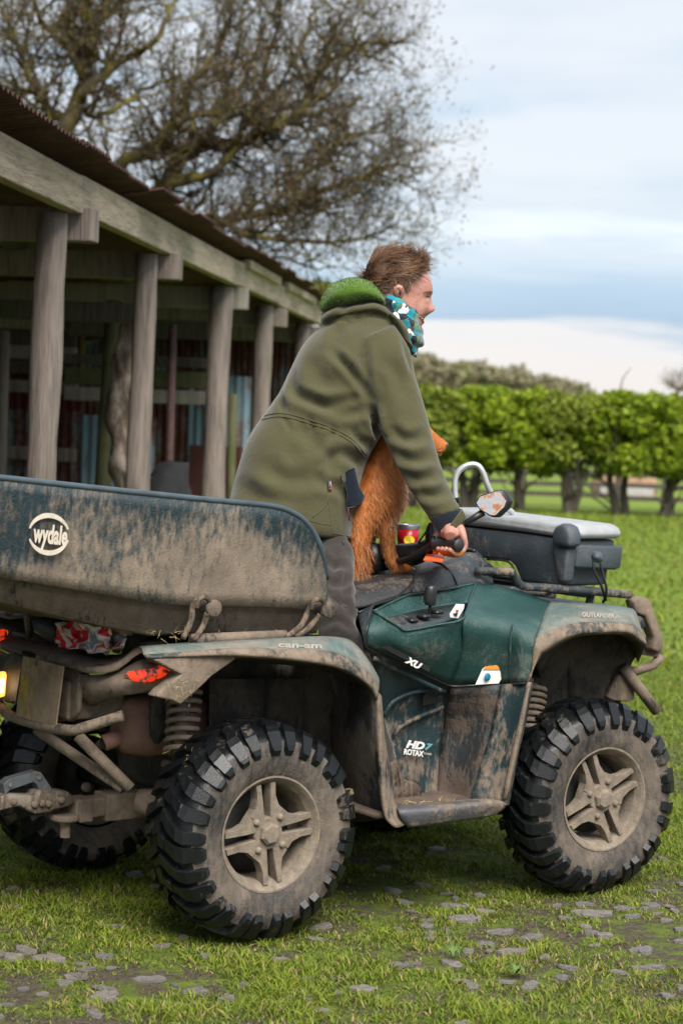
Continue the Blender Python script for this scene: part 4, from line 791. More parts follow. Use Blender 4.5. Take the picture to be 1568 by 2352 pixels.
obj('cable_guide', lathe([(0, .042), (.10, .052), (.10, .048), (0, .038)], T(322, 1842, .10), LT * .6 + FW * .4, 20), m_mud, atv)
# muffler
mc_ = T(300, 1668, .14)
obj('muffler', join(lathe([(-.04, .001), (-.04, .06), (-.02, .085), (.05, .098), (.30, .098), (.30, .001)], mc_, FW, 28), tube([mc_ + Vector((0, 0, -.03)) - FW * .02, mc_ + Vector((0, 0, -.05)) - FW * .085 - LT * .015], .026, 14)), plain('rust_pink_muffler', (.27, .145, .11), .75, .3, 12, .002), atv)
obj('tail_pipe_hole', lathe([(0, .02), (.003, .001)], mc_ + Vector((0, 0, -.05)) - FW * .088 - LT * .015, -FW, 14), m_black, atv)
obj('heat_shield', prism([T(x, y, .26) for x, y in ((338, 1600), (372, 1590), (372, 1690), (352, 1712), (340, 1690))], LT * .03), m_hull, atv, bevel=.01)
# --- seat, tank, console
obj('seat', pg([[(700, 1395, .30), (690, 1352, .24), (690, 1330, .0), (655, 1318, -.24), (640, 1340, -.30)], [(780, 1398, .34), (772, 1362, .27), (770, 1328, .0), (700, 1312, -.27), (690, 1330, -.34)], [(838, 1394, .345), (826, 1356, .265), (825, 1324, .0), (752, 1308, -.265), (735, 1325, -.345)], [(905, 1372, .335), (905, 1336, .255), (905, 1312, .0), (825, 1296, -.255), (810, 1312, -.335)], [(945, 1362, .33), (948, 1326, .25), (950, 1306, .0), (872, 1290, -.25), (852, 1302, -.33)]]), m_seat, atv, solid=.01)
tank = obj('console', pg([[(946, 1362, .335), (950, 1325, .255), (952, 1304, .0), (874, 1288, -.255), (854, 1300, -.335)], [(1000, 1355, .335), (1003, 1313, .255), (1006, 1290, .0), (925, 1276, -.255), (905, 1296, -.335)], [(1050, 1348, .33), (1048, 1296, .235), (1048, 1275, .0), (975, 1258, -.235), (955, 1282, -.33)], [(1085, 1343, .325), (1080, 1284, .215), (1078, 1263, .0), (1005, 1250, -.215), (985, 1276, -.325)], [(1106, 1342, .32), (1104, 1298, .21), (1098, 1272, .0), (1035, 1260, -.21), (1015, 1278, -.32)], [(1132, 1345, .31), (1126, 1326, .20), (1118, 1300, .0), (1060, 1285, -.2), (1050, 1290, -.31)]]), m_dark, atv, solid=.01)
obj('console_vent', prism([T(x, y, .235) for x, y in ((1088, 1318), (1100, 1296), (1113, 1290), (1128, 1302), (1122, 1322), (1112, 1334))], LT * .02), m_black, tank, bevel=.004)
for q in ([(858, 1392, .352), (900, 1378, .348), (935, 1352, .318), (950, 1330, .285)], [(1052, 1346, .34), (1040, 1322, .30), (1020, 1300, .245), (995, 1290, .15)], [(822, 1408, .37), (880, 1383, .352), (960, 1363, .347), (1040, 1352, .347), (1098, 1343, .338)]): obj('seam', stube([T(*p) for p in q], .004, 6), m_black, tank)
obj('fuse_lid', prism([T(x, y, .285) for x, y in ((1050, 1322), (1060, 1319), (1076, 1320), (1082, 1328), (1066, 1333), (1056, 1332))], LT * .012), m_dark, tank, bevel=.003)
obj('orange_label', prism([Tz(x, y, 1.12) for x, y in ((972, 1288), (985, 1266), (1024, 1268), (1016, 1292))], Vector((0, 0, .004))), plain('orange_red_label', (.80, .11, .03), .5, .1), tank, smooth=False)
both('tank_side', pg([[(822, 1408, .36), (830, 1450, .42), (840, 1495, .44)], [(862, 1388, .36), (852, 1405, .41), (846, 1485, .455)]], 3), m_dark, solid=.006)
# handlebar
m_grip = plain('rubber_grip', (.02, .02, .022), .55, .2, 60, .001)
GR0, GR1 = T(1055, 1252, .50), T(1000, 1246, .36)
hbn = obj('handlebar', join(stube([GR1, L(.12, .24, 1.11), L(.15, .10, 1.09), L(.15, -.10, 1.09), mir(L(.12, .24, 1.11)), mir(GR1)], .012, 10), boxc(L(.12, 0, 1.10), FW * .08, LT * .14, Vector((0, 0, .09)))), m_black, atv)
for f_ in (lambda p: p, mir):
    a, b = f_(GR0), f_(GR1); g_ = obj('grip', lathe([(0, .001), (0, .019), (.004, .021), (.006, .0165), (.13, .0165), (.132, .022), (.14, .022), (.14, .012)], a, b - a, 20), m_grip, hbn)
    obj('brake_lever', stube([b + Vector((0, 0, -.015)) + FW * .02, (a + b) / 2 + FW * .06 + Vector((0, 0, -.02)), a + FW * .065 + Vector((0, 0, -.02))], .006, 8), m_black, hbn)
    obj('lever_perch', boxc(b + FW * .01, FW * .05, LT * .04, Vector((0, 0, .05))), m_black, hbn, bevel=.008)
obj('instrument_pod', loftv([(900, 1262, 906, 1284, 7.14, .03), (912, 1250, 920, 1298, 7.13, .06), (935, 1248, 945, 1300, 7.11, .07), (962, 1244, 972, 1292, 7.08, .06), (990, 1232, 998, 1270, 7.02, .04)], 18), m_black, hbn)
obj('throttle_box', loftv([(985, 1200, 1000, 1200, 7.0, .03), (978, 1215, 1004, 1214, 7.0, .04), (976, 1240, 1004, 1238, 7.0, .04), (982, 1258, 1000, 1256, 7.0, .03)], 14), m_black, hbn)
obj('brake_cable', join(stube([T(850, 1240, .02), T(852, 1256, .03), T(866, 1266, .05), T(890, 1262, .05), T(930, 1270, .05)], .0035, 6), stube([T(978, 1222, .30), T(965, 1240, .2), T(950, 1262, .1)], .0035, 6)), m_black, hbn)
# mirror
MP = [(1090, 1155), (1100, 1138), (1144, 1124), (1157, 1128), (1171, 1150), (1165, 1166), (1141, 1189), (1128, 1188), (1100, 1172)]
mo = obj('mirror', prism([Tv(x, y, 6.80) for x, y in MP], CF * .03 + CR * .016), m_black, atv, bevel=.006, label='round-cornered mirror on a stalk')
obj('mirror_stalk', tube([Tv(1110, 1176, 6.82), Tv(1085, 1192, 6.82), Tv(1066, 1202, 6.83), Tv(1030, 1240, 6.84)], [.013, .011, .008, .008], 10), m_black, mo)
cx_, cy_ = 1128, 1155
t = NT('mirror_glass_painted_reflection'); n_ = t.noise(45, 6, .7); kk = t.step(n_, .40, .58); mg_ = t.done(t.mix(kk, (.75, .75, .75), (.30, .13, .06)), t.n('ShaderNodeMapRange', {0: kk, 3: .06, 4: .7}).outputs[0], metal=t.n('ShaderNodeMapRange', {0: kk, 3: 1.0, 4: .1}).outputs[0])  # orange-brown patches are a reflection painted into the glass colour
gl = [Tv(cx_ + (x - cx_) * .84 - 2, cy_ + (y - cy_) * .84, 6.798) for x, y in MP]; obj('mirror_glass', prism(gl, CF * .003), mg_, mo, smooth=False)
# front racks and bumper
rk = [T(1090, 1312, .30), T(1165, 1314, .36), T(1180, 1322, .36), T(1198, 1345, .36), T(1250, 1350, .36), T(1350, 1358, .36), T(1446, 1366, .36)]
both('front_rack', stube(rk, .0145, 12), muddy('rack_paint', (.03, .04, .045), .55, .45, 9))
obj('rack_bars', join(*[tube([L(s_, -.36, .985), L(s_, .36, .985)], .012, 8) for s_ in (.35, .5, .65, .8, .95)] + [tube([L(s_, sg * .33, .98), L(s_, sg * .30, .86)], .014, 8) for s_ in (.4, .85) for sg in (-1, 1)]), m_dark, atv)
obj('front_deck', lbox(.30, .93, -.40, .40, .90, .945), m_dark, atv, bevel=.015)
both('bumper_bar', prism([T(x, y, .38) for x, y in ((1455, 1379), (1476, 1371), (1493, 1377), (1524, 1466), (1525, 1490), (1512, 1500), (1500, 1492), (1504, 1466), (1483, 1416), (1462, 1408))], LT * -.05), m_mud, bevel=.008)
fb = obj('front_bumper', join(*[tube([f_(T(1520, 1504, .36)), f_(T(1500, 1528, .34)), f_(T(1459, 1542, .30)), f_(T(1425, 1540, .26))], .017, 12) for f_ in (lambda p: p, mir)] + [tube([T(1512, 1500, .36), mir(T(1512, 1500, .36))], .017, 12)]), m_mud, atv)
both('bumper_strut', tube([T(1430, 1532, .33), T(1508, 1634, .36)], .020, 14), m_mud); both('strut_bore', lathe([(0, .016), (.002, .001)], T(1508.5, 1635, .36), T(1508, 1634, .36) - T(1430, 1532, .33), 14), m_black)
both('skid_bracket', prism([T(x, y, .30) for x, y in ((1412, 1548), (1430, 1550), (1450, 1568), (1448, 1606), (1436, 1611), (1400, 1608), (1385, 1600))], LT * .02), m_mud, bevel=.005)
both('head_light', prism([T(x, y, .40) for x, y in ((1462, 1412), (1478, 1420), (1484, 1440), (1474, 1446), (1464, 1434))], LT * -.12), m_dark, bevel=.006)
# --- lettering
def tpx(s, a, b, hpx, l_, mat, parent, name='lettering', **kw):
    la, lb = l_ if isinstance(l_, tuple) else (l_, l_)
    A, B = T(a[0], a[1], la), T(b[0], b[1], lb); dx, dy = b[0] - a[0], b[1] - a[1]; n_ = math.hypot(dx, dy); ux, uy = (kw.pop('upx', None) or (dy / n_ * hpx, -dx / n_ * hpx))
    return text_px(s, A, B, T(a[0] + ux, a[1] + uy, la) - A, name, mat, parent, **kw)
tpx('OUTLANDER', (1334, 1416), (1408, 1420), 11, .648, m_pale, atv, off=.004, bold=.02)
tpx('XT-P', (1410, 1420), (1422, 1420), 6, .645, m_pale, atv, off=.004)
tpx('can-am', (637, 1486), (737, 1489), 13, .652, m_pale, atv, off=.004, bold=.03)
xs_ = prism([T(x, y, .515 if x < 900 else .505) for x, y in ((871, 1488), (886, 1483), (978, 1530), (976, 1542))], LT * .022); obj('badge_strip', xs_, m_black, ff, smooth=False)
tpx('XU', (927, 1520), (962, 1538), 15, .53, m_white, ff, off=.004, italic=.2, bold=.05)
tpx('HD', (930, 1716), (972, 1722), 17, .418, m_white, atv, off=.004, italic=.25, bold=.05); tpx('7', (973, 1721), (990, 1724), 15, .412, plain('teal_lettering', (.10, .28, .30), .5), atv, off=.004, italic=.3, bold=.05)
tpx('ROTAX', (925, 1732), (970, 1738), 13, .418, m_white, atv, off=.004, bold=.04); tpx('POWER', (971, 1733), (989, 1735), 5, .412, m_pale, atv, off=.004)

# clods of grass and mud on the rear tyre, straw on the footrest
m_clod = plain('grassy_mud', (.12, .088, .045), .95, .5, 60, .006)
for (x, y, l_, r_) in ((510, 1745, .50, .030), (540, 1722, .52, .022), (648, 1690, .58, .020), (475, 1760, .47, .022), (800, 1820, .63, .014)):
    c_ = T(x, y, l_); g = lathe([(-r_ * .8, .001), (-r_ * .6, r_ * .8), (0, r_), (r_ * .6, r_ * .7), (r_ * .8, .001)], c_, CF, 12)
    obj('mud_clod', ([p + Vector((mnoise.noise(tuple(p * 70)), mnoise.noise(tuple(p * 70 + Vector((3, 0, 0)))), mnoise.noise(tuple(p * 70 + Vector((0, 6, 0)))))) * r_ * .7 for p in g[0]], g[1]), m_clod, atv)
t = NT('straw'); at = t.n('ShaderNodeAttribute', attribute_name='tint').outputs['Color']; m_straw = t.done(at, .7)
rp = np.array([tuple(T(rng.uniform(925, 1060), 1842 + rng.uniform(-2, 6), .56)) for _ in range(90)] + [tuple(T(500 + rng.normal(0, 35), 1740 + rng.normal(0, 16), .53)) for _ in range(140)] + [tuple(T(400 + rng.uniform(-20, 60), 1606 - rng.uniform(0, 45), .655)) for _ in range(22)] + [tuple(T(rng.uniform(330, 700), 1455 + rng.uniform(-8, 12), .47)) for _ in range(60)])
strands(rp, rng.normal(0, 1, rp.shape) + np.array([0, 0, -.2]), .028, .0016, .5, m_straw, 'straw_bits', atv, np.array([.34, .25, .11]) * (.5 + .8 * rng.random((len(rp), 1))), 3, .4, .2)['kind'] = 'stuff'
# ================================================================== THINGS CARRIED ON THE QUAD
# --- plastic cargo tub on the rear rack
m_tub = muddy('mud_streaked_tub', (.014, .028, .036), .50, .34, 2.3, (.12, .42, .15), (.21, .165, .122), streak=.40, soft=.20, fine=60, loc=(5.3, 1.7, 2.2))
m_tub2 = muddy('muddy_tub_base', (.02, .021, .02), .36, .6, 5, None, (.135, .102, .076))
tub = empty('cargo_tub', L(-.95, 0, .95), 'long dark plastic tub caked with mud on the rear rack', 'tub')
NC = [((-150, 1083), (-150, 1200), (-150, 1304)), ((0, 1097), (0, 1215), (0, 1326)), ((200, 1119), (200, 1240), (200, 1358)), ((380, 1138), (380, 1265), (375, 1386)), ((520, 1152), (520, 1275), (520, 1391)), ((610, 1160), (610, 1280), (610, 1393)), ((655, 1170), (660, 1285), (665, 1395)), ((694, 1191), (698, 1290), (702, 1396)), ((722, 1226), (726, 1305), (728, 1397)), ((741, 1272), (744, 1330), (744, 1397)), ((749, 1330), (750, 1360), (750, 1398))]
ln_ = (.515, .50, .485)
near = [[T(x, y, ln_[k] - (.02 if i == len(NC) - 1 else 0)) for k, (x, y) in enumerate(c)] for i, c in enumerate(NC)]
near = [[Vector(q) for q in spline([tuple(p) for p in c], 4)] for c in near]
near = [[Vector(q) for q in r] for r in zip(*[spline([tuple(c[i]) for c in near], 4) for i in range(len(near[0]))])]    # columns again
def farside(p, i): return mir(p) - FW * (.24 * min(1, max(0, ((p - QO).dot(FW) + 1.4) / .9)))
g = grid(near); gfar = grid([[farside(p, 0) for p in c] for c in near])
sidew = obj('side_wall', g, m_tub, tub, solid=.010); obj('side_wall', gfar, m_tub, tub, solid=.010)
# lower hull: step, taper and floor
BC = [(-150, 1356), (0, 1383), (200, 1431), (345, 1458), (415, 1453), (560, 1452), (650, 1452), (727, 1452)]
tops = [(-150, 1304), (0, 1326), (200, 1358), (345, 1380), (415, 1388), (560, 1392), (660, 1395), (748, 1398)]
rows = []
for (a, b) in zip(tops, BC):
    p0 = T(a[0], a[1] - 3, .482); p1 = T(a[0], a[1] + 1, .462); p2 = T(b[0], b[1] - 4, .45); p3 = T(b[0], b[1], .42)
    q = [p0, p1, p2, p3]; rows.append(q + [p3 - LT * .42 + Vector((0, 0, .0))] + [farside(p, 0) for p in reversed(q)])
obj('base', grid(rows), m_tub2, tub, solid=.008)
# end walls
fr, bk = near[-1], near[0]
for c in (fr, bk): obj('end_wall', grid([[p.lerp(farside(p, 0), k / 6) for p in c] for k in range(7)]), m_tub, tub, solid=.010)
rim = [c[0] for c in near]
obj('rim', tube(rim, .009, 8), plain('rim_plastic', (.05, .07, .085), .35, .2), tub); obj('rim', tube([farside(p, 0) for p in rim], .009, 8), plain('rim_plastic', (.05, .07, .085), .35, .2), tub)
m_logo = plain('cream_print', (.50, .44, .36), .7, .15, 30)
lg = tpx('wydale', (72, 1243), (151, 1251), 42, .512, m_logo, tub, name='logo_lettering', off=.006, bold=.035)
def arc(cx, cy, rx, ry, rot, a0, a1, w0):
    o, i = [], []
    for k in range(25):
        t_ = k / 24; a = R_(a0 + (a1 - a0) * t_); w_ = w0 * math.sin(math.pi * min(.98, t_ * .8 + .1)) ** 1.2 + .6
        for st_, rr in ((o, 0), (i, w_)):
            x, y = (rx - rr) * math.cos(a), (ry - rr) * math.sin(a); st_.append(T(cx + x * math.cos(rot) - y * math.sin(rot), cy + x * math.sin(rot) + y * math.cos(rot), .520))
    return grid([o, i])
obj('logo_arc', join(arc(112, 1227, 47, 49, R_(-14), -150, 0, 11), arc(112, 1227, 47, 49, R_(-14), 30, 180, 11)), m_logo, tub, solid=.002, smooth=False)
m_rub = muddy('muddy_rubber', (.05, .035, .025), .45, .6, 12, None, (.16, .115, .08))
strap_labels = ('rubber tie-down strap hooked over the tub peg at its middle', 'rubber tie-down strap hooked over the tub peg at its front end')
for k, (pc, pr_, paths) in enumerate((((467, 1393), 18, [[(452, 1374), (443, 1392), (438, 1428), (420, 1468)], [(476, 1408), (470, 1430), (462, 1446), (444, 1472)]]), ((730, 1397), 16, [[(722, 1382), (708, 1402), (692, 1436), (656, 1466)], [(735, 1412), (720, 1430), (700, 1450), (676, 1462)]]))):
    p0 = T(pc[0], pc[1], .49); obj('peg', lathe([(0, .001), (0, .022), (.05, .022), (.052, .026), (.062, .026), (.066, .022), (.066, .001)], p0, LT, 20), m_tub2, tub)
    st = empty('tie_down_strap', T(*paths[0][-1], .55), strap_labels[k], 'strap', 'rubber straps holding the tub')
    for ph in paths: obj('strap_band', stube([T(x, y, .535 + .012 * (i == 0)) for i, (x, y) in enumerate(ph)], .009, 10), m_rub, st)
    obj('strap_loop', stube([T(pc[0] - 15, pc[1] + 4, .545), T(pc[0] - 12, pc[1] - 14, .547), T(pc[0] + 2, pc[1] - 21, .548), T(pc[0] + 14, pc[1] - 12, .547), T(pc[0] + 10, pc[1] + 16, .545)], .008, 8), m_rub, st)
# --- crumpled bag under the tub
t = NT('printed_plastic_bag'); n_ = t.noise(9, 1, .3, dist=.6); bag_m = t.done(t.ramp(n_, [(.40, (.60, .57, .56)), (.445, (.60, .02, .03)), (.53, (.60, .02, .03)), (.55, (.62, .60, .60)), (.62, (.20, .24, .27))]), .35, spec=.6); t.t.nodes['Color Ramp'].color_ramp.interpolation = 'CONSTANT'
bag = empty('plastic_bag', Ts(170, 1490, -1.06), 'crumpled red and white plastic bag stuffed under the tub', 'bag')
rr_ = random.Random(4)
pts2 = [[(112, 1434), (150, 1430), (200, 1436), (240, 1440), (258, 1448)], [(122, 1462), (150, 1452), (185, 1462), (222, 1455), (254, 1464)], [(132, 1482), (160, 1478), (190, 1486), (215, 1490), (250, 1480)], [(140, 1488), (162, 1492), (188, 1488), (216, 1502), (252, 1494)]]
rows = [[Vector(q) for q in spline([tuple(Ts(x, y, -1.085 + (.03 if (i + j) % 2 else -.015) + rr_.uniform(-.012, .012))) for j, (x, y) in enumerate(r)], 3)] for i, r in enumerate(pts2)]
rows = [list(r) for r in zip(*[spline([tuple(p) for p in c], 3) for c in zip(*rows)])]
rows = [[Vector(p) + Vector((mnoise.noise(tuple(Vector(p) * 40)), mnoise.noise(tuple(Vector(p) * 40 + Vector((3, 3, 3)))), mnoise.noise(tuple(Vector(p) * 35)))) * .008 for p in r] for r in rows]
obj('bag_sheet', grid(rows), bag_m, bag, smooth=False, solid=.0015)
obj('bag_fold', grid([[Vector(p) + FW * .05 + Vector((mnoise.noise(tuple(Vector(p) * 25)), 0, mnoise.noise(tuple(Vector(p) * 22 + Vector((7, 0, 0)))))) * .02 for p in r] for r in rows]), bag_m, bag, smooth=False, solid=.0015)
obj('dark_rag', loftv([(72, 1424, 78, 1452, 6.30, .03), (92, 1418, 96, 1462, 6.30, .05), (118, 1424, 120, 1470, 6.30, .04), (130, 1440, 130, 1462, 6.30, .02)], 12), plain('dark_wet_cloth', (.02, .024, .028), .6, .4, 30, .006), None, Ts(100, 1460, -1.0), label='dark wet cloth tucked beside the plastic bag', cat='cloth')
# --- cool box on the front rack
m_cool = muddy('grey_blue_box_plastic', (.052, .066, .076), .80, .42, 6, None, soft=.2); m_lid = muddy('pale_lid_plastic', (.32, .33, .34), .84, .45, 9, (.18, .26, .05), soft=.2)
cool = empty('cool_box', L(.58, .1, 1.0), 'large grey cool box with pale lid on the front rack', 'cool box')
CS = .69; CDP = .22                                    # rear face of the box, its depth forward
def face(px, s0, s1): return prism([Ts(x, y, s0) for x, y in px], FW * (s1 - s0))
obj('box_body', face([(986, 1200), (1080, 1211), (1200, 1224), (1305, 1240), (1300, 1302), (1290, 1306), (1284, 1347), (1196, 1337), (1180, 1300), (1168, 1289), (1120, 1284), (990, 1264)], CS, CS + CDP), m_cool, cool, bevel=.012)
obj('lid', face([(980, 1170), (992, 1165), (1294, 1203), (1309, 1210), (1313, 1226), (1312, 1239), (1200, 1222), (979, 1196)], CS - .008, CS + CDP + .008), m_lid, cool, bevel=.018)
obj('lid_latch', face([(1264, 1252), (1266, 1222), (1273, 1208), (1286, 1202), (1299, 1207), (1306, 1224), (1307, 1257)], CS - .03, CS + .03), m_cool, cool, bevel=.014)
obj('latch_rib', face([(1267, 1256), (1303, 1259), (1296, 1338), (1278, 1336)], CS - .014, CS + .03), m_cool, cool, bevel=.01)
obj('side_recess_edge', stube([Ts(1118, 1285, CS - .003), Ts(1160, 1288, CS - .004), Ts(1178, 1302, CS - .004), Ts(1190, 1332, CS - .004)], .004, 6), m_black, cool)
CN = lat(Ts(1305, 1240, CS)) + .004
obj('end_step', prism([T(x, y, CN - .03) for x, y in ((1306, 1248), (1417, 1252), (1411, 1303), (1400, 1308), (1306, 1303))], LT * .034), m_cool, cool, bevel=.01)
obj('rope_knob', loftv([(1362, 1290, 1378, 1296, 6.78, .02), (1357, 1280, 1384, 1286, 6.77, .028), (1360, 1270, 1383, 1275, 6.77, .026), (1366, 1265, 1376, 1267, 6.77, .01)], 14), m_cool, cool)
obj('rope_handle', join(stube([T(1362, 1284, CN + .03), T(1364, 1310, CN + .035), T(1380, 1345, CN + .04), T(1388, 1372, CN + .02), T(1384, 1384, CN)], .0045, 8), stube([T(1378, 1290, CN + .03), T(1384, 1320, CN + .035), T(1392, 1350, CN + .04), T(1390, 1380, CN + .02)], .0045, 8)), m_black, cool)
# --- bent tube handle behind the cool box
obj('tube_handle', stube([Tv(1046, 1150, 7.45), Tv(1044, 1110, 7.45), Tv(1052, 1084, 7.45), Tv(1072, 1069, 7.45), Tv(1094, 1068, 7.45), Tv(1108, 1084, 7.45), Tv(1124, 1126, 7.46), Tv(1150, 1160, 7.5), Tv(1184, 1192, 7.55), Tv(1190, 1300, 7.55)], .0105, 14, 6), plain('brushed_metal', (.55, .56, .58), .35, .08, metal=.6), None, Tv(1190, 1300, 7.55), label='bent silver metal tube handle rising behind the cool box', cat='handle')
obj('rubber_stop', lathe([(0, .012), (.02, .012), (.02, .001)], Tv(1047, 1143, 7.45), Tv(1047, 1150, 7.45) - Tv(1046, 1130, 7.45), 12), m_black, bpy.data.objects['tube_handle'])
# --- red steel cup
cc_ = T(936, 1238, -.10); cup = empty('steel_cup', cc_ + Vector((0, 0, -.02)), 'red insulated steel cup with yellow round badge on the console', 'cup')
zu = (0, 0, 1)
obj('cup_body', lathe([(-.03, .001), (-.03, .034), (.035, .0405), (.035, .038)], cc_, zu, 28), plain('red_enamel', (.42, .008, .02), .3, .05), cup)
obj('cup_rim', lathe([(.035, .0408), (.050, .0425), (.053, .0415), (.050, .038), (-.02, .033), (-.02, .001)], cc_, zu, 28), m_steel, cup)
bd = Vector((-.25, -1, 0)).normalized(); bu = bd.cross(Vector((0, 0, 1))).normalized()
obj('round_badge', ([cc_ + bd * (.0405) + bu * (.018 * math.cos(a) - .012) + Vector((0, 0, .018 * math.sin(a) - .002)) + bd * (-.0075 * (math.cos(a) - .6) ** 2 * .9) for a in [2 * math.pi * k / 20 for k in range(20)]], [tuple(range(20))]), plain('yellow_badge', (.75, .55, .02), .5, .05), cup, solid=.002, smooth=False)
# white bottle behind the dog's leg
bb_ = T(872, 1290, -.05); obj('white_bottle', lathe([(-.03, .02), (.02, .022), (.04, .018), (.05, .008), (.06, .008), (.06, .001)], bb_, zu, 16), plain('white_plastic', (.65, .66, .68), .4, .05), None, bb_ + Vector((0, 0, -.03)), label='small white bottle half hidden behind the dog leg', cat='bottle')
# ================================================================== THE MAN
from mathutils.bvhtree import BVHTree
class Surf:
    def __init__(s, V, F): s.t = BVHTree.FromPolygons([Vector(v) for v in V], F)
    def hit(s, x, y, off=.0):
        h = s.t.ray_cast(CP, ray(x, y).normalized())
        if h[0] is None:
            q = s.t.find_nearest(Tv(x, y, 7.0)); h = q
        return h[0] + h[1] * (off if h[1].dot(CF) < 0 else -off)
    def patch(s, px, off=.002, n=1): return [s.hit(x, y, off) for x, y in px]
def cloth(name, col, scale=240, bumpd=.0012, var=.18, rough=.95, big=5):
    t = NT(name); a = t.noise(scale, 3, .7); b_ = t.noise(big, 5, .55); c = t.ramp(t.math('ADD', t.math('MULTIPLY', a, .4), t.math('MULTIPLY', b_, .6)), [(.3, tuple(q * (1 - var) for q in col)), (.7, tuple(q * (1 + var) for q in col))])
    h = t.math('ADD', t.math('MULTIPLY', a, .25), t.math('MULTIPLY', t.noise(26, 3, .5, dist=.6), .75)); t.bump(h, bumpd * 4, .8)
    return t.done(c, rough, spec=.15, Sheen_Weight=.25, Sheen_Roughness=.5)
m_jacket = cloth('olive_fleece', (.064, .060, .029)); m_fleece = cloth('bright_green_fleece', (.062, .125, .012), 320, .003, .4); m_trou = cloth('dark_brown_trousers', (.034, .028, .025), 150, .0015, .3)
m_cuff = cloth('black_cuff', (.008, .012, .018), 200); m_navy = cloth('navy_lining', (.006, .010, .020), 200)
t = NT('skin'); a = t.noise(22, 4, .6); t.bump(t.noise(160, 3), .0006); m_skin = t.done(t.ramp(a, [(.3, (.36, .155, .115)), (.55, (.42, .21, .165)), (.75, (.47, .25, .20))]), .5, spec=.35, Subsurface_Weight=.08, Subsurface_Radius=(.01, .004, .002))
BASEZ = .36
t = NT('muddy_hand_skin'); a = t.noise(30, 4, .6); hz_ = t.n('ShaderNodeMapRange', {0: t.z(), 1: GR0.z - BASEZ - .005, 2: GR0.z - BASEZ - .03}).outputs[0]; k = t.step(t.math('MULTIPLY', a, hz_), .30, .42); t.bump(t.noise(150, 3), .001); m_hand = t.done(t.mix(k, t.ramp(a, [(.3, (.36, .155, .115)), (.7, (.46, .245, .20))]), (.36, .12, .015)), .5, spec=.35, Subsurface_Weight=.08, Subsurface_Radius=(.01, .004, .002))
man = empty('person', L(-.1, 0, .36), 'standing rider in olive hooded fleece jacket leaning on the handlebars', 'person')
# body skin: trunk, head, neck, legs and hands as one continuous surface
HDP = 7.15
HL = [(772, 930, 962, .020, 0, .02), (766, 918, 969, .036, 2, .025), (758, 908, 970, .047, 3, .026), (749, 900, 966, .055, 0, .02), (742, 896, 968, .060, 7, .024), (737, 893, 970, .062, 4, .022), (732, 890, 971, .064, 2, .022), (727, 888, 973, .066, 5, .022), (721, 884, 977, .067, 9, .017), (714, 880, 981, .068, 17, .015), (709, 878, 983, .069, 18, .013), (700, 874, 985, .070, 11, .010), (690, 868, 986, .071, 6, .010), (682, 864, 986, .072, 4, .012), (671, 858, 992, .073, 2, .03), (660, 853, 993, .075, 0, .03), (648, 849, 991, .076, 0, .03), (632, 846, 985, .076, 0, .03), (614, 850, 974, .070, 0, .03), (596, 862, 955, .056, 0, .03), (582, 880, 932, .034, 0, .03), (577, 895, 915, .012, 0, .03)]
rows = []; NS = 40
for (y, xb, xf, hd, bp, bw) in [tuple(q) for q in spline(HL, 2)]:
    r = []
    for k in range(NS):
        a = 2 * math.pi * k / NS; ca, sa = math.cos(a), math.sin(a); e_ = .86
        cx = math.copysign(abs(ca) ** e_, ca); sx = math.copysign(abs(sa) ** e_, sa); dp_ = hd * sx
        x = (xb + xf) / 2 + (xf - xb) / 2 * cx
        if ca > 0: x += bp * math.exp(-(dp_ / bw) ** 2)
        if ca > 0 and 676 < y < 690: x -= 5 * math.exp(-((abs(dp_) - .030) / .012) ** 2)          # eye sockets
        if ca > 0 and 700 < y < 722: x += 3 * math.exp(-((abs(dp_) - .036) / .016) ** 2)          # smiling cheeks
        r.append(Tv(x, y + (x - 920) * .0, HDP + dp_))
    rows.append(r)
headg = grid(rows, True); headg[1].append(tuple(range(NS))[::-1]); headg[1].append(tuple(range((len(rows) - 1) * NS, len(rows) * NS)))
neckg = loftv([(850, 790, 935, 810, 7.14, .08), (862, 750, 942, 770, 7.15, .065), (868, 715, 940, 745, 7.15, .06), (880, 690, 935, 715, 7.15, .05)], 24)
def hand(f_):
    ax = (GR1 - GR0).normalized(); Z = Vector((0, 0, 1)); W0 = Tv(1040, 1200, 6.83); gs = []
    for i in range(4):
        c = GR0 + ax * (.020 + .0225 * i); k1 = c + FW * .030 + Z * .024; k2 = c + FW * .036 - Z * .008; k3 = c + FW * .008 - Z * .033; k4 = c - FW * .030 - Z * .014
        w_ = W0 + ax * (.010 * (i - 1.5)) + (k1 - W0) * .12; s = (1, 1.05, 1.0, .9)[i] if i else .88
        gs.append(stube([w_, w_.lerp(k1, .55) + Z * .006, k1, k2, k3, k4], [.016, .0155, .0135 * s, .0122 * s, .0115 * s, .009 * s], 10, 5))
    pm = GR0 + ax * .052 + Z * .026 - FW * .010; gs.append(stube([W0 - Z * .004, W0.lerp(pm, .6), pm - ax * .012], [.026, .025, .020], 12, 5)); gs.append(stube([W0 + ax * .012, pm + ax * .022], [.024, .018], 12, 5))
    gs.append(stube([W0 + ax * .022, Tv(1006, 1226, 6.86), Tv(1000, 1248, 6.87), Tv(1001, 1262, 6.87), Tv(999, 1274, 6.87)], [.017, .0145, .0125, .0115, .009], 10, 5))
    gs.append(stube([Tv(1018, 1165, 6.86), Tv(1032, 1190, 6.84), W0], [.026, .025, .026], 14, 5))
    g = join(*gs); return ([f_(p) for p in g[0]], g[1])
LEGP = [T(712, 1165, .02), T(744, 1222, .04), T(766, 1290, .15), T(773, 1355, .24), T(774, 1420, .30), T(785, 1480, .33), T(835, 1640, .36), T(880, 1770, .38)]
leg = stube(LEGP, [.055, .045, .036, .030, .030, .030, .032, .030], 16, 9)
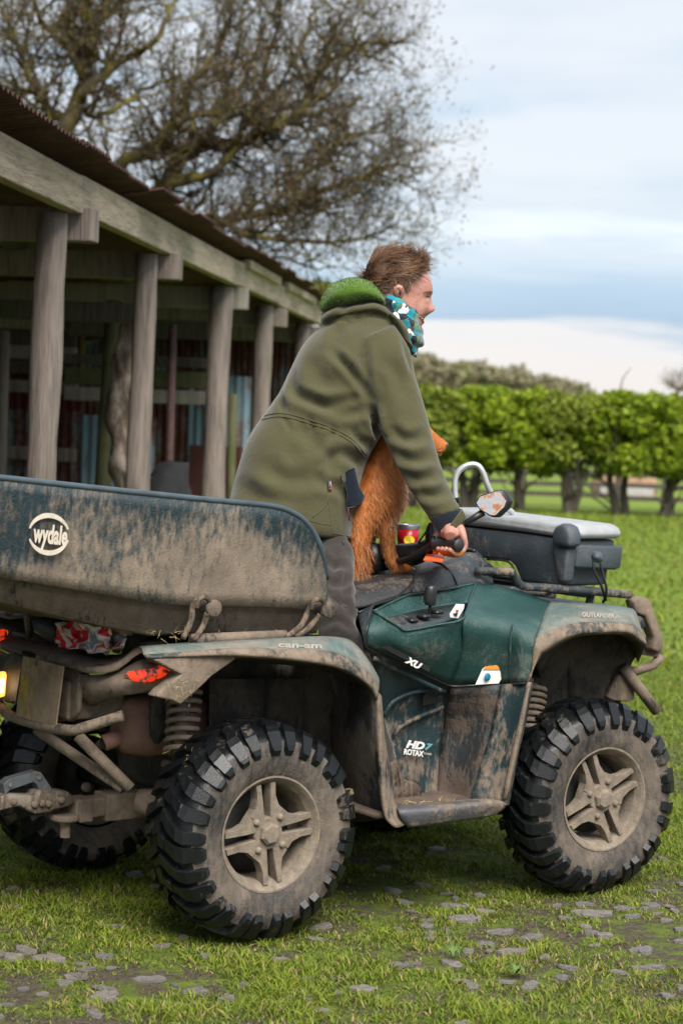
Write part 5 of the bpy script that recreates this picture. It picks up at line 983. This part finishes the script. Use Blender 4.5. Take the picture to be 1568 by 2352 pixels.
trunk_ = loftv([(620, 1180, 750, 1205, 7.08, .11), (650, 1080, 780, 1105, 7.09, .12), (690, 950, 850, 1000, 7.10, .14), (750, 840, 900, 880, 7.13, .16), (800, 770, 930, 800, 7.14, .14), (850, 750, 935, 775, 7.14, .08)], 24)
farm = stube([Tv(860, 800, 7.0), Tv(935, 980, 6.93), Tv(1000, 1140, 6.87), Tv(1030, 1190, 6.84)], [.05, .045, .035, .026], 12, 6)
bodyg = join(hand(lambda p: p), hand(mir), headg, neckg, trunk_, leg, ([mir(p) for p in leg[0]], leg[1]), farm, ([mir(p) for p in farm[0]], farm[1]))
V, N, F = fuse(bodyg, .0043, 3, .4)
body = obj('body', ([Vector(v) for v in V], F), m_hand, man); hs = Surf(V, F)
# face: ear, eye, brow, mouth
earo = hs.hit(915, 668, 0); 
ear = loftv([(914, 686, 922, 685, 7.08, .004), (907, 680, 925, 679, 7.075, .008), (903, 670, 928, 670, 7.07, .010), (903, 661, 927, 660, 7.068, .010), (908, 655, 923, 655, 7.07, .007), (913, 652, 919, 652, 7.075, .003)], 16)
obj('ear', ear, m_skin, body, sub=1); obj('ear_hollow_shade', (hsq := [Tv(x, y, 7.0585) for x, y in ((911, 661), (917, 658), (923, 662), (924, 670), (919, 678), (915, 674), (917, 667))], [tuple(range(7))]), plain('ear_shade_skin', (.22, .07, .05), .6), body, solid=.001)
obj('ear', ([p + CF * (2 * (7.15 - (p - CP).dot(CF))) for p in ear[0]], ear[1]), m_skin, body, sub=1)
m_lid = plain('eyelid_line', (.05, .02, .015), .6); m_brow = plain('brow_hair', (.22, .11, .065), .7)
obj('eye', grid([hs.patch([(978, 680.5), (982, 679.6), (986, 679.6), (990, 681)], .0008), hs.patch([(978, 681.2), (982, 681.2), (986, 681.2), (990, 682)], .0008)]), m_lid, body, solid=.001)
obj('eyebrow', grid([hs.patch([(972, 671), (978, 668), (985, 667), (992, 669)], .0015), hs.patch([(972, 672.5), (978, 670), (985, 669.2), (992, 671)], .0015)]), m_brow, body, solid=.002)
obj('mouth', grid([hs.patch([(962, 727), (967, 729), (972, 730.5), (977, 731)], .0012), hs.patch([(963, 730), (967, 734), (971, 736.5), (976, 737)], .0012)]), plain('mouth_dark', (.10, .02, .02), .5), body, solid=.001)
obj('teeth', grid([hs.patch([(966, 729.5), (970, 730.5), (975, 731.5)], .0022), hs.patch([(967, 732.5), (970, 734), (974.5, 734.5)], .0022)]), plain('teeth', (.72, .68, .60), .3), body, solid=.001)
obj('lips', join(tube(hs.patch([(962, 727), (967, 728.5), (973, 729), (978, 729.5)], .001), [.001, .0018, .002, .0012], 6), tube(hs.patch([(964, 732), (968, 737), (972, 739.5), (977, 739.5)], .001), [.001, .002, .0026, .0014], 6)), plain('lip_skin', (.36, .12, .10), .45), body)
for pl in ([(950, 690), (955, 700), (957, 715), (956, 728)], [(968, 684), (960, 686), (953, 684)], [(968, 687), (961, 690), (954, 692)]): obj('smile_line', tube(hs.patch(pl, .0), .0011, 5), plain('crease_skin', (.36, .165, .125), .6), body)
# hair: close cap and wind-blown strands
HLn = np.array([(840, 712), (870, 704), (884, 692), (897, 676), (902, 656), (912, 648), (926, 654), (934, 676), (941, 668), (946, 648), (962, 634), (984, 622), (1000, 612)])
X, Y = topx(V); yl = np.interp(X, HLn[:, 0], HLn[:, 1]); dpt = (V - _cp) @ _cf
isH = (Y < yl) & (Y > 560) & (X > 835) & (X < 995)
m_hair = NT('brown_hair'); at = m_hair.n('ShaderNodeAttribute', attribute_name='tint').outputs['Color']; m_hair = m_hair.done(at, .45, spec=.35)
m_cap = plain('hair_underlayer', (.075, .036, .020), .7, .4, 60, .004)
idx = np.where(isH)[0]; rem = -np.ones(len(V), int); rem[idx] = np.arange(len(idx)); Fc = [tuple(rem[i] for i in q) for q in F if all(isH[i] for i in q)]
capV = V[idx] + N[idx] * (.007 + .010 * np.clip((650 - Y[idx]) / 50, 0, 1))[:, None]
hair = obj('hair', ([Vector(v) for v in capV], Fc), m_cap, body)
P, NN = sample(capV, Fc, 5200)
px_, py_ = topx(P); up = np.array(CU); rt = np.array(CR)
low = np.clip((py_ - 628) / 30, 0, 1)[:, None]
D = (rt * .90 + up * .10) * (1 - low) + (-rt * .85 - up * .30) * low; fr_ = np.clip((px_ - 955) / 25, 0, 1)[:, None]; D = D * (1 - fr_) + (up * .9 - rt * .1) * fr_
clump = np.array([[mnoise.noise(tuple(p * 17)), mnoise.noise(tuple(p * 17 + 5)), mnoise.noise(tuple(p * 17 + 9))] for p in P]); D = D - NN * (D * NN).sum(1)[:, None] * .8; D = D + clump * .7 + NN * (.16 - .10 * low)
ci = np.clip(.5 + .5 * clump[:, :1] * 1.6 + rng.normal(0, .15, (len(P), 1)), 0, 1); hc = np.array([.045, .022, .013]) * (1 - ci) + np.array([.24, .125, .068]) * ci
ln = np.where(low[:, 0] > .6, .016, np.where(fr_[:, 0] > .5, .040, .046))
for sel, le in (((low[:, 0] > .6), .013), ((low[:, 0] <= .6) & (fr_[:, 0] <= .5), .046), ((low[:, 0] <= .6) & (fr_[:, 0] > .5), .040)):
    if sel.sum(): strands(P[sel], D[sel], le, .0022, .35 if le > .02 else .3, m_hair, 'hair_strands', hair, hc[sel], 6, .35 if le > .02 else .2, .07)
fly = rng.choice(np.where((low[:, 0] < .3) & (py_ < 615))[0], 130); strands(P[fly], up * .55 + rt * .45 + NN[fly] * .4 + clump[fly], .058, .0014, .9, m_hair, 'loose_hair', hair, hc[fly], 7, .7, .12)
# jacket
torso = loftv([(512, 1215, 806, 1240, 7.05, .205), (520, 1185, 808, 1225, 7.05, .215), (529, 1140, 814, 1180, 7.06, .215), (546, 1075, 826, 1115, 7.07, .21), (569, 1008, 843, 1058, 7.08, .205), (602, 957, 868, 1012, 7.09, .20), (640, 903, 900, 965, 7.10, .205), (668, 845, 925, 922, 7.12, .22), (697, 790, 940, 872, 7.13, .225), (738, 750, 945, 822, 7.14, .20), (790, 730, 945, 785, 7.14, .15), (842, 716, 938, 762, 7.14, .10)], 44, sub=4, ex=.78)
arm = loftv([(775, 800, 905, 745, 7.02, .08), (795, 845, 940, 800, 6.985, .085), (828, 895, 955, 868, 6.965, .085), (860, 965, 976, 935, 6.94, .08), (890, 1026, 997, 1016, 6.92, .075), (918, 1085, 1019, 1088, 6.89, .07), (954, 1145, 1046, 1148, 6.87, .065), (986, 1192, 1060, 1170, 6.85, .058)], 26, sub=4)
hood2 = loftv([(736, 730, 738, 744, 7.14, .05), (742, 716, 746, 750, 7.14, .11), (765, 702, 768, 750, 7.14, .15), (800, 697, 802, 744, 7.14, .16), (836, 690, 842, 734, 7.14, .155), (870, 692, 878, 735, 7.14, .13), (900, 716, 910, 742, 7.13, .10), (925, 745, 938, 780, 7.12, .09), (938, 775, 945, 790, 7.12, .05)], 24)
V, N, F = fuse(join(torso, arm, ([mir(p) for p in arm[0]], arm[1]), hood2), .009, 3, .5)
def c5(*p): return [(470.4 + x * .44, 533.1 + y * .44) for x, y in p]
FL = [(c5((640, 600), (740, 700), (810, 790), (855, 885)), .014, 9), (c5((450, 700), (470, 830), (580, 885), (700, 895), (840, 870)), .012, 12), (c5((540, 880), (700, 945), (870, 925)), .009, 11), (c5((400, 720), (395, 850), (420, 960)), .007, 9), (c5((870, 900), (900, 1040), (930, 1090)), .016, 10), (c5((830, 560), (835, 720), (870, 890)), .010, 10), (c5((300, 1180), (420, 1300), (620, 1260)), .008, 18), (c5((620, 1240), (700, 1160), (790, 1190), (830, 1230)), .010, 13), (c5((640, 1120), (660, 1220), (640, 1300)), .006, 12), (c5((160, 1290), (300, 1390), (520, 1380)), .008, 18), (c5((560, 1290), (700, 1340), (740, 1400)), .007, 12), (c5((960, 1010), (1050, 1085), (1165, 1050)), .010, 12), (c5((975, 1120), (1080, 1195), (1200, 1165)), .010, 12), (c5((1010, 1235), (1120, 1290), (1240, 1255)), .010, 12), (c5((1090, 1340), (1190, 1375), (1290, 1345)), .009, 11), (c5((930, 640), (1010, 760), (1040, 900)), .006, 14), (c5((1040, 520), (1060, 640), (1090, 760)), .006, 10), (c5((700, 480), (690, 560), (660, 640)), .006, 14), (c5((620, 480), (720, 440), (850, 420), (960, 440)), .012, 8), (c5((700, 430), (760, 380), (880, 370)), .008, 8), (c5((560, 640), (600, 760), (700, 800)), .006, 16), (c5((480, 1000), (560, 1080), (620, 1180)), .005, 16), (c5((770, 1020), (800, 1080), (850, 1110)), .007, 9), (c5((400, 960), (430, 1000), (440, 1040)), .004, 6), (c5((540, 960), (560, 1010), (555, 1050)), .004, 6), (c5((660, 1000), (670, 1040), (640, 1090)), .004, 7)]
V = folds(V, N, [(a, b * 1.5, c) for a, b, c in FL])
jk = obj('jacket', ([Vector(v) for v in V], F), m_jacket, body); js = Surf(V, F)
for dy in (0, 8): obj('waist_cord', tube([js.hit(x, y + dy, .001) for x, y in spline(c5((300, 960), (380, 945), (460, 955), (560, 985), (660, 1020), (760, 1075), (840, 1160)), 5)], .0019, 6), m_jacket, jk)
for q in (c5((855, 440), (830, 560), (790, 650), (755, 700)), c5((560, 1490), (620, 1440), (645, 1380)), c5((640, 1390), (655, 1480), (668, 1590)), c5((520, 1500), (600, 1520), (665, 1530)), c5((670, 1572), (760, 1588))): obj('seam', tube([js.hit(x, y, .0) for x, y in spline(q, 5)], .002, 6), m_jacket, jk)
flap = [(782, 1092), (800, 1080), (815, 1072), (818, 1088), (825, 1116), (838, 1140), (832, 1158), (815, 1163), (798, 1164), (797, 1128), (789, 1109)]
fc_ = [Tv(x, y, 6.885 + .0012 * abs(x - 800)) for x, y in flap]; obj('pocket_lining', prism(fc_, CF * .05), m_navy, jk, bevel=.006)
obj('pocket_zip', tube([Tv(x, y, 6.88) for x, y in ((783, 1092), (790, 1110), (797, 1130), (797, 1150), (796, 1166), (803, 1166), (820, 1164))], .0025, 6), m_black, jk)
obj('zip_pull', tube([Tv(799, 1166, 6.88), Tv(801, 1182, 6.88), Tv(802, 1196, 6.88)], .0025, 6), plain('dark_red_cord', (.08, .012, .02), .7), jk)
tg = [js.hit(x, y, .003) for x, y in ((753, 1103), (760, 1102), (760, 1129), (752, 1129))]; tgo = obj('brand_tab', prism(tg, CF * -.002), m_black, jk, smooth=False)
A_t, B_t = js.hit(754.5, 1105, .006), js.hit(754.5, 1121, .006); text_px('MICRO', A_t, B_t, CR * .0075, 'tab_lettering', m_white, tgo, off=.001)
A_t, B_t = js.hit(754.5, 1122, .006), js.hit(754.5, 1127, .006); text_px('2', A_t, B_t, CR * .0075, 'tab_lettering', plain('red_thread', (.6, .01, .01), .6), tgo, off=.001)
# cuffs with tab
for f_ in (lambda p: p, mir):
    cf = loftv([(984, 1188, 1060, 1168, 6.85, .054), (992, 1202, 1066, 1180, 6.845, .052), (1004, 1220, 1068, 1196, 6.84, .046), (1012, 1230, 1066, 1206, 6.835, .040)], 22, sub=3); obj('cuff', ([f_(p) for p in cf[0]], cf[1]), m_cuff, jk)
    tb_ = prism([Tv(x, y, 6.785) for x, y in ((1062, 1170), (1070, 1186), (1069, 1194), (1040, 1221), (1034, 1221), (1031, 1210), (1034, 1204))], CF * .05); obj('cuff_tab', ([f_(p) for p in tb_[0]], tb_[1]), m_jacket, jk, bevel=.006)
# bright fleece of the turned-back hood
hg = loftv([(739, 700, 741, 712, 7.12, .05), (744, 680, 748, 716, 7.12, .10), (758, 656, 764, 714, 7.13, .14), (780, 643, 786, 708, 7.13, .155), (806, 636, 808, 702, 7.13, .155), (834, 643, 834, 694, 7.13, .145), (860, 656, 858, 694, 7.13, .125), (878, 676, 876, 700, 7.13, .10), (888, 694, 884, 704, 7.12, .06)], 26, sub=5)
Vh = np.array([tuple(p) for p in hg[0]]); hc_ = Vh.mean(0); Vh = Vh + np.array([[mnoise.noise(tuple(p * 9)) * .012 + mnoise.noise(tuple(p * 24)) * .004] for p in Vh]) * (Vh - hc_) / (np.linalg.norm(Vh - hc_, axis=1)[:, None] + 1e-6)
hd_ = obj('hood_lining', ([Vector(p) for p in Vh], hg[1]), m_fleece, jk)
Pf, Nf = sample(Vh, hg[1], 5000); ctr = Pf - hc_; sgn = np.sign((Nf * ctr).sum(1))[:, None]; ci = rng.random((5000, 1)); strands(Pf, Nf * sgn, .005, .0016, .5, m_hair, 'fleece_pile', hd_, np.array([.045, .10, .008]) * (1 - ci) + np.array([.11, .20, .02]) * ci, 2, 0, .4)
# scarf
t = NT('teal_patterned_scarf'); vo = t.n('ShaderNodeTexVoronoi', {'Vector': t.co.outputs['Object'], 'Scale': 34.0, 'Randomness': 1.0}); sc = t.n('ShaderNodeSeparateColor', {0: vo.outputs['Color']}).outputs[0]; pn = t.noise(30, 4, .6)
pc = t.ramp(t.math('ADD', t.math('MULTIPLY', sc, .6), t.math('MULTIPLY', pn, .4)), [(.25, (.006, .01, .022)), (.38, (.0, .20, .26)), (.47, (.02, .11, .12)), (.52, (.0, .25, .32)), (.60, (.10, .16, .06)), (.66, (.05, .045, .05)), (.74, (.55, .58, .58))]); t.t.nodes['Color Ramp'].color_ramp.interpolation = 'CONSTANT'
t.bump(t.noise(220, 3), .002); m_scarf = t.done(pc, .9, spec=.15, Sheen_Weight=.3)
sg = loftv([(874, 668, 934, 690, 7.14, .070), (876, 690, 952, 712, 7.13, .085), (880, 712, 962, 738, 7.13, .092), (890, 735, 967, 762, 7.12, .092), (905, 755, 968, 782, 7.12, .085), (920, 775, 958, 800, 7.12, .07), (935, 795, 955, 822, 7.12, .035)], 30, sub=5, cap=False)
Vs_ = [p + (p - Tv(920, 735, 7.13)).normalized() * (.008 * mnoise.noise(tuple(p * 22)) + .005 * math.sin(p.z * 140 + p.x * 60)) for p in sg[0]]
obj('scarf', (Vs_, sg[1]), m_scarf, body, solid=.008)
col_ = loftv([(888, 712, 930, 745, 7.12, .115), (905, 735, 944, 772, 7.12, .115), (915, 765, 948, 800, 7.12, .10)], 26, sub=4, cap=False); obj('collar', col_, m_jacket, jk, solid=.008)
# trousers and boots
leg2 = stube(LEGP, [.085, .074, .064, .060, .063, .066, .062, .055], 26, 9)
V2 = [p + Vector((mnoise.noise(tuple(p * 16)), mnoise.noise(tuple(p * 16 + Vector((4, 1, 2)))), 0)) * .012 + (p - T(774, 1350, .25)).normalized() * .004 * math.sin(p.z * 95 + 4 * mnoise.noise(tuple(p * 8))) for p in leg2[0]]
seat2 = loftv([(600, 1185, 770, 1205, 7.10, .12), (640, 1215, 780, 1235, 7.10, .12), (690, 1265, 770, 1270, 7.10, .09)], 20)
V, N, F = fuse(join((V2, leg2[1]), ([mir(p) for p in V2], leg2[1]), seat2), .008, 2, .4)
V = folds(V, N, [([(740, 1280), (770, 1300), (805, 1295)], .007, 8), ([(742, 1330), (775, 1345), (808, 1330)], .007, 8), ([(740, 1400), (775, 1385), (812, 1395)], .007, 8), ([(735, 1440), (775, 1425), (815, 1450)], .008, 8), ([(765, 1240), (768, 1290), (760, 1340)], .006, 8), ([(795, 1300), (790, 1360), (800, 1420)], .005, 7)])
tro = obj('trousers', ([Vector(v) for v in V], F), m_trou, body)
obj('pocket_zip', tube([Tv(789, 1238, 6.87), Tv(788, 1252, 6.87), Tv(785, 1266, 6.87)], .003, 6), m_black, tro)
m_boot = muddy('brown_leather_boot', (.045, .025, .016), .55, .4, 8, None, (.12, .09, .065))
bt = stube([T(872, 1750, .38), T(884, 1790, .385), T(902, 1818, .39), T(924, 1822, .395), T(944, 1824, .40), T(955, 1828, .40)], [.058, .056, .050, .046, .040, .026], 20, 6)
for f_ in (lambda p: p, mir):
    bo = obj('boot', ([f_(p) for p in bt[0]], bt[1]), m_boot, body)
    sl = prism([T(x, y, .355) for x, y in ((862, 1828), (900, 1838), (940, 1838), (960, 1836), (960, 1846), (900, 1850), (862, 1842))], LT * .09); obj('boot_sole', ([f_(p) for p in sl[0]], sl[1]), m_black, bo, bevel=.006)
# ================================================================== THE DOG
dog = empty('dog', T(880, 1320, .02), 'russet long-haired dog standing on the seat beside the man', 'dog')
DD = 7.14
legN = loftv([(845, 1150, 925, 1165, DD - .03, .06), (856, 1185, 912, 1190, DD - .05, .045), (868, 1215, 907, 1212, DD - .06, .032), (874, 1250, 906, 1245, DD - .06, .026), (882, 1280, 911, 1276, DD - .06, .024), (892, 1302, 926, 1290, DD - .06, .028), (904, 1320, 942, 1298, DD - .055, .030), (925, 1322, 950, 1306, DD - .05, .022)], 18)
legF = loftv([(835, 1160, 880, 1170, DD + .08, .05), (838, 1220, 862, 1222, DD + .08, .03), (842, 1260, 862, 1258, DD + .08, .024), (844, 1290, 868, 1284, DD + .08, .026), (850, 1310, 880, 1294, DD + .08, .028), (868, 1312, 890, 1300, DD + .08, .022)], 16)
tailg = loftv([(800, 1150, 862, 1160, DD - .09, .06), (801, 1190, 852, 1195, DD - .12, .045), (803, 1240, 847, 1245, DD - .13, .036), (805, 1290, 842, 1290, DD - .13, .030), (809, 1325, 838, 1325, DD - .13, .022), (814, 1345, 830, 1345, DD - .13, .012)], 16)
trunkd = loftv([(792, 1225, 850, 1240, DD - .02, .07), (786, 1180, 900, 1200, DD, .12), (795, 1125, 925, 1160, DD, .135), (820, 1070, 930, 1110, DD + .01, .125), (850, 1020, 932, 1060, DD + .02, .105), (880, 980, 945, 1030, DD + .02, .085), (915, 960, 962, 1020, DD + .02, .07)], 24)
headd = loftv([(925, 968, 930, 1040, DD + .02, .065), (950, 958, 952, 1044, DD + .02, .075), (974, 966, 974, 1046, DD + .02, .068), (990, 984, 988, 1046, DD + .02, .050), (1002, 996, 999, 1046, DD + .02, .036), (1012, 1004, 1008, 1047, DD + .02, .030), (1020, 1010, 1015, 1044, DD + .02, .025), (1026, 1016, 1022, 1036, DD + .02, .015)], 20)
hpaw = loftv([(800, 1392, 806, 1412, DD - .20, .02), (814, 1396, 818, 1418, DD - .21, .026), (828, 1402, 830, 1420, DD - .21, .022), (835, 1408, 835, 1418, DD - .21, .01)], 14)
hleg = loftv([(780, 1220, 850, 1235, DD + .0, .07), (785, 1290, 830, 1300, DD - .08, .04), (788, 1350, 815, 1360, DD - .15, .03), (795, 1390, 820, 1405, DD - .2, .026), (806, 1404, 828, 1412, DD - .21, .022)], 16)
V, N, F = fuse(join(legN, legF, tailg, trunkd, headd, hpaw, hleg, ([p + CF * .18 for p in hleg[0]], hleg[1])), .0065, 4, .5)
t = NT('russet_coat'); a = t.noise(9, 5, .6); b_ = t.noise(1, 4, .6, (60, 60, 8)); m_coat = t.done(t.ramp(t.math('ADD', t.math('MULTIPLY', a, .5), t.math('MULTIPLY', b_, .5)), [(.35, (.19, .048, .008)), (.5, (.38, .108, .020)), (.68, (.52, .21, .06))]), .6, spec=.3)
db = obj('body', ([Vector(v) for v in V], F), m_coat, dog); dsf = Surf(V, F)
t = NT('dog_hair'); at = t.n('ShaderNodeAttribute', attribute_name='tint').outputs['Color']; m_fur = t.done(at, .5, spec=.3)
P, NN = sample(V, F, 26000); X, Y = topx(P); zz = np.array([0, 0, 1.0])
nz = np.array([[mnoise.noise(tuple(p * 12)), mnoise.noise(tuple(p * 12 + 7)), mnoise.noise(tuple(p * 12 + 3))] for p in P])
D = -zz * 1.0 + rt * .15 + NN * .35 + nz * .5; hm = (X > 940) & (Y < 1060); D[hm] = (-rt * .8 - zz * .2 + NN[hm] * .25)
ci = np.clip(.45 + nz[:, :1] * .9 + rng.normal(0, .2, (len(P), 1)), 0, 1); fc = np.array([.17, .044, .009]) * (1 - ci) + np.array([.58, .23, .07]) * ci
pale = np.clip(((X - (905 - np.clip(Y - 1150, 0, 60) * .4)) / 22), 0, 1) * ((Y > 1090) & (Y < 1220)) ; pale = np.maximum(pale, np.clip((Y - 1040) / 6, 0, 1) * hm); pale = np.maximum(pale, ((Y > 1300) & (X < 845)) * .6); pale = (pale * rng.random(len(P)))[:, None]
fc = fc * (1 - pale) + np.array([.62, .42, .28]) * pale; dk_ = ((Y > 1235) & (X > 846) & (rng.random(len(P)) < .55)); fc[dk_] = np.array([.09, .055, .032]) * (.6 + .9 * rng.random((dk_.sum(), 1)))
long_ = (~hm) & (Y < 1345) & ~((Y > 1225) & (X > 850)); tl_ = (X < 845) & (Y > 1250) & (Y < 1360)
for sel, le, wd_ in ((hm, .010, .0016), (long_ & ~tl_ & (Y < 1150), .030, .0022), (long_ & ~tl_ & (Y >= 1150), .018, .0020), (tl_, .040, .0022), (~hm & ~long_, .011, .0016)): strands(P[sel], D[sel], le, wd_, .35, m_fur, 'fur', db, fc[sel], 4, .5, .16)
obj('nose', loftv([(1023, 1014, 1021, 1026, DD + .02, .010), (1027, 1016, 1025, 1027, DD + .02, .010), (1029, 1019, 1028, 1025, DD + .02, .006)], 12), plain('dog_nose', (.16, .08, .075), .4), db)
obj('mouth_line', tube([dsf.hit(x, y, .001) for x, y in ((1021, 1034), (1014, 1037), (1006, 1038))], .0014, 5), m_lid, db)
for f_ in (0, .10): obj('ear', loftv([(940, 975, 962, 972, DD - .05 + f_, .010), (936, 1000, 968, 1000, DD - .06 + f_ * 1.3, .012), (940, 1030, 966, 1032, DD - .06 + f_ * 1.3, .010), (946, 1050, 960, 1050, DD - .05 + f_ * 1.3, .005)], 12), m_coat, db)
obj('eye', lathe([(0, .007), (.003, .005), (.004, .0001)], dsf.hit(984, 992, .0), -CF, 12), m_black, db)
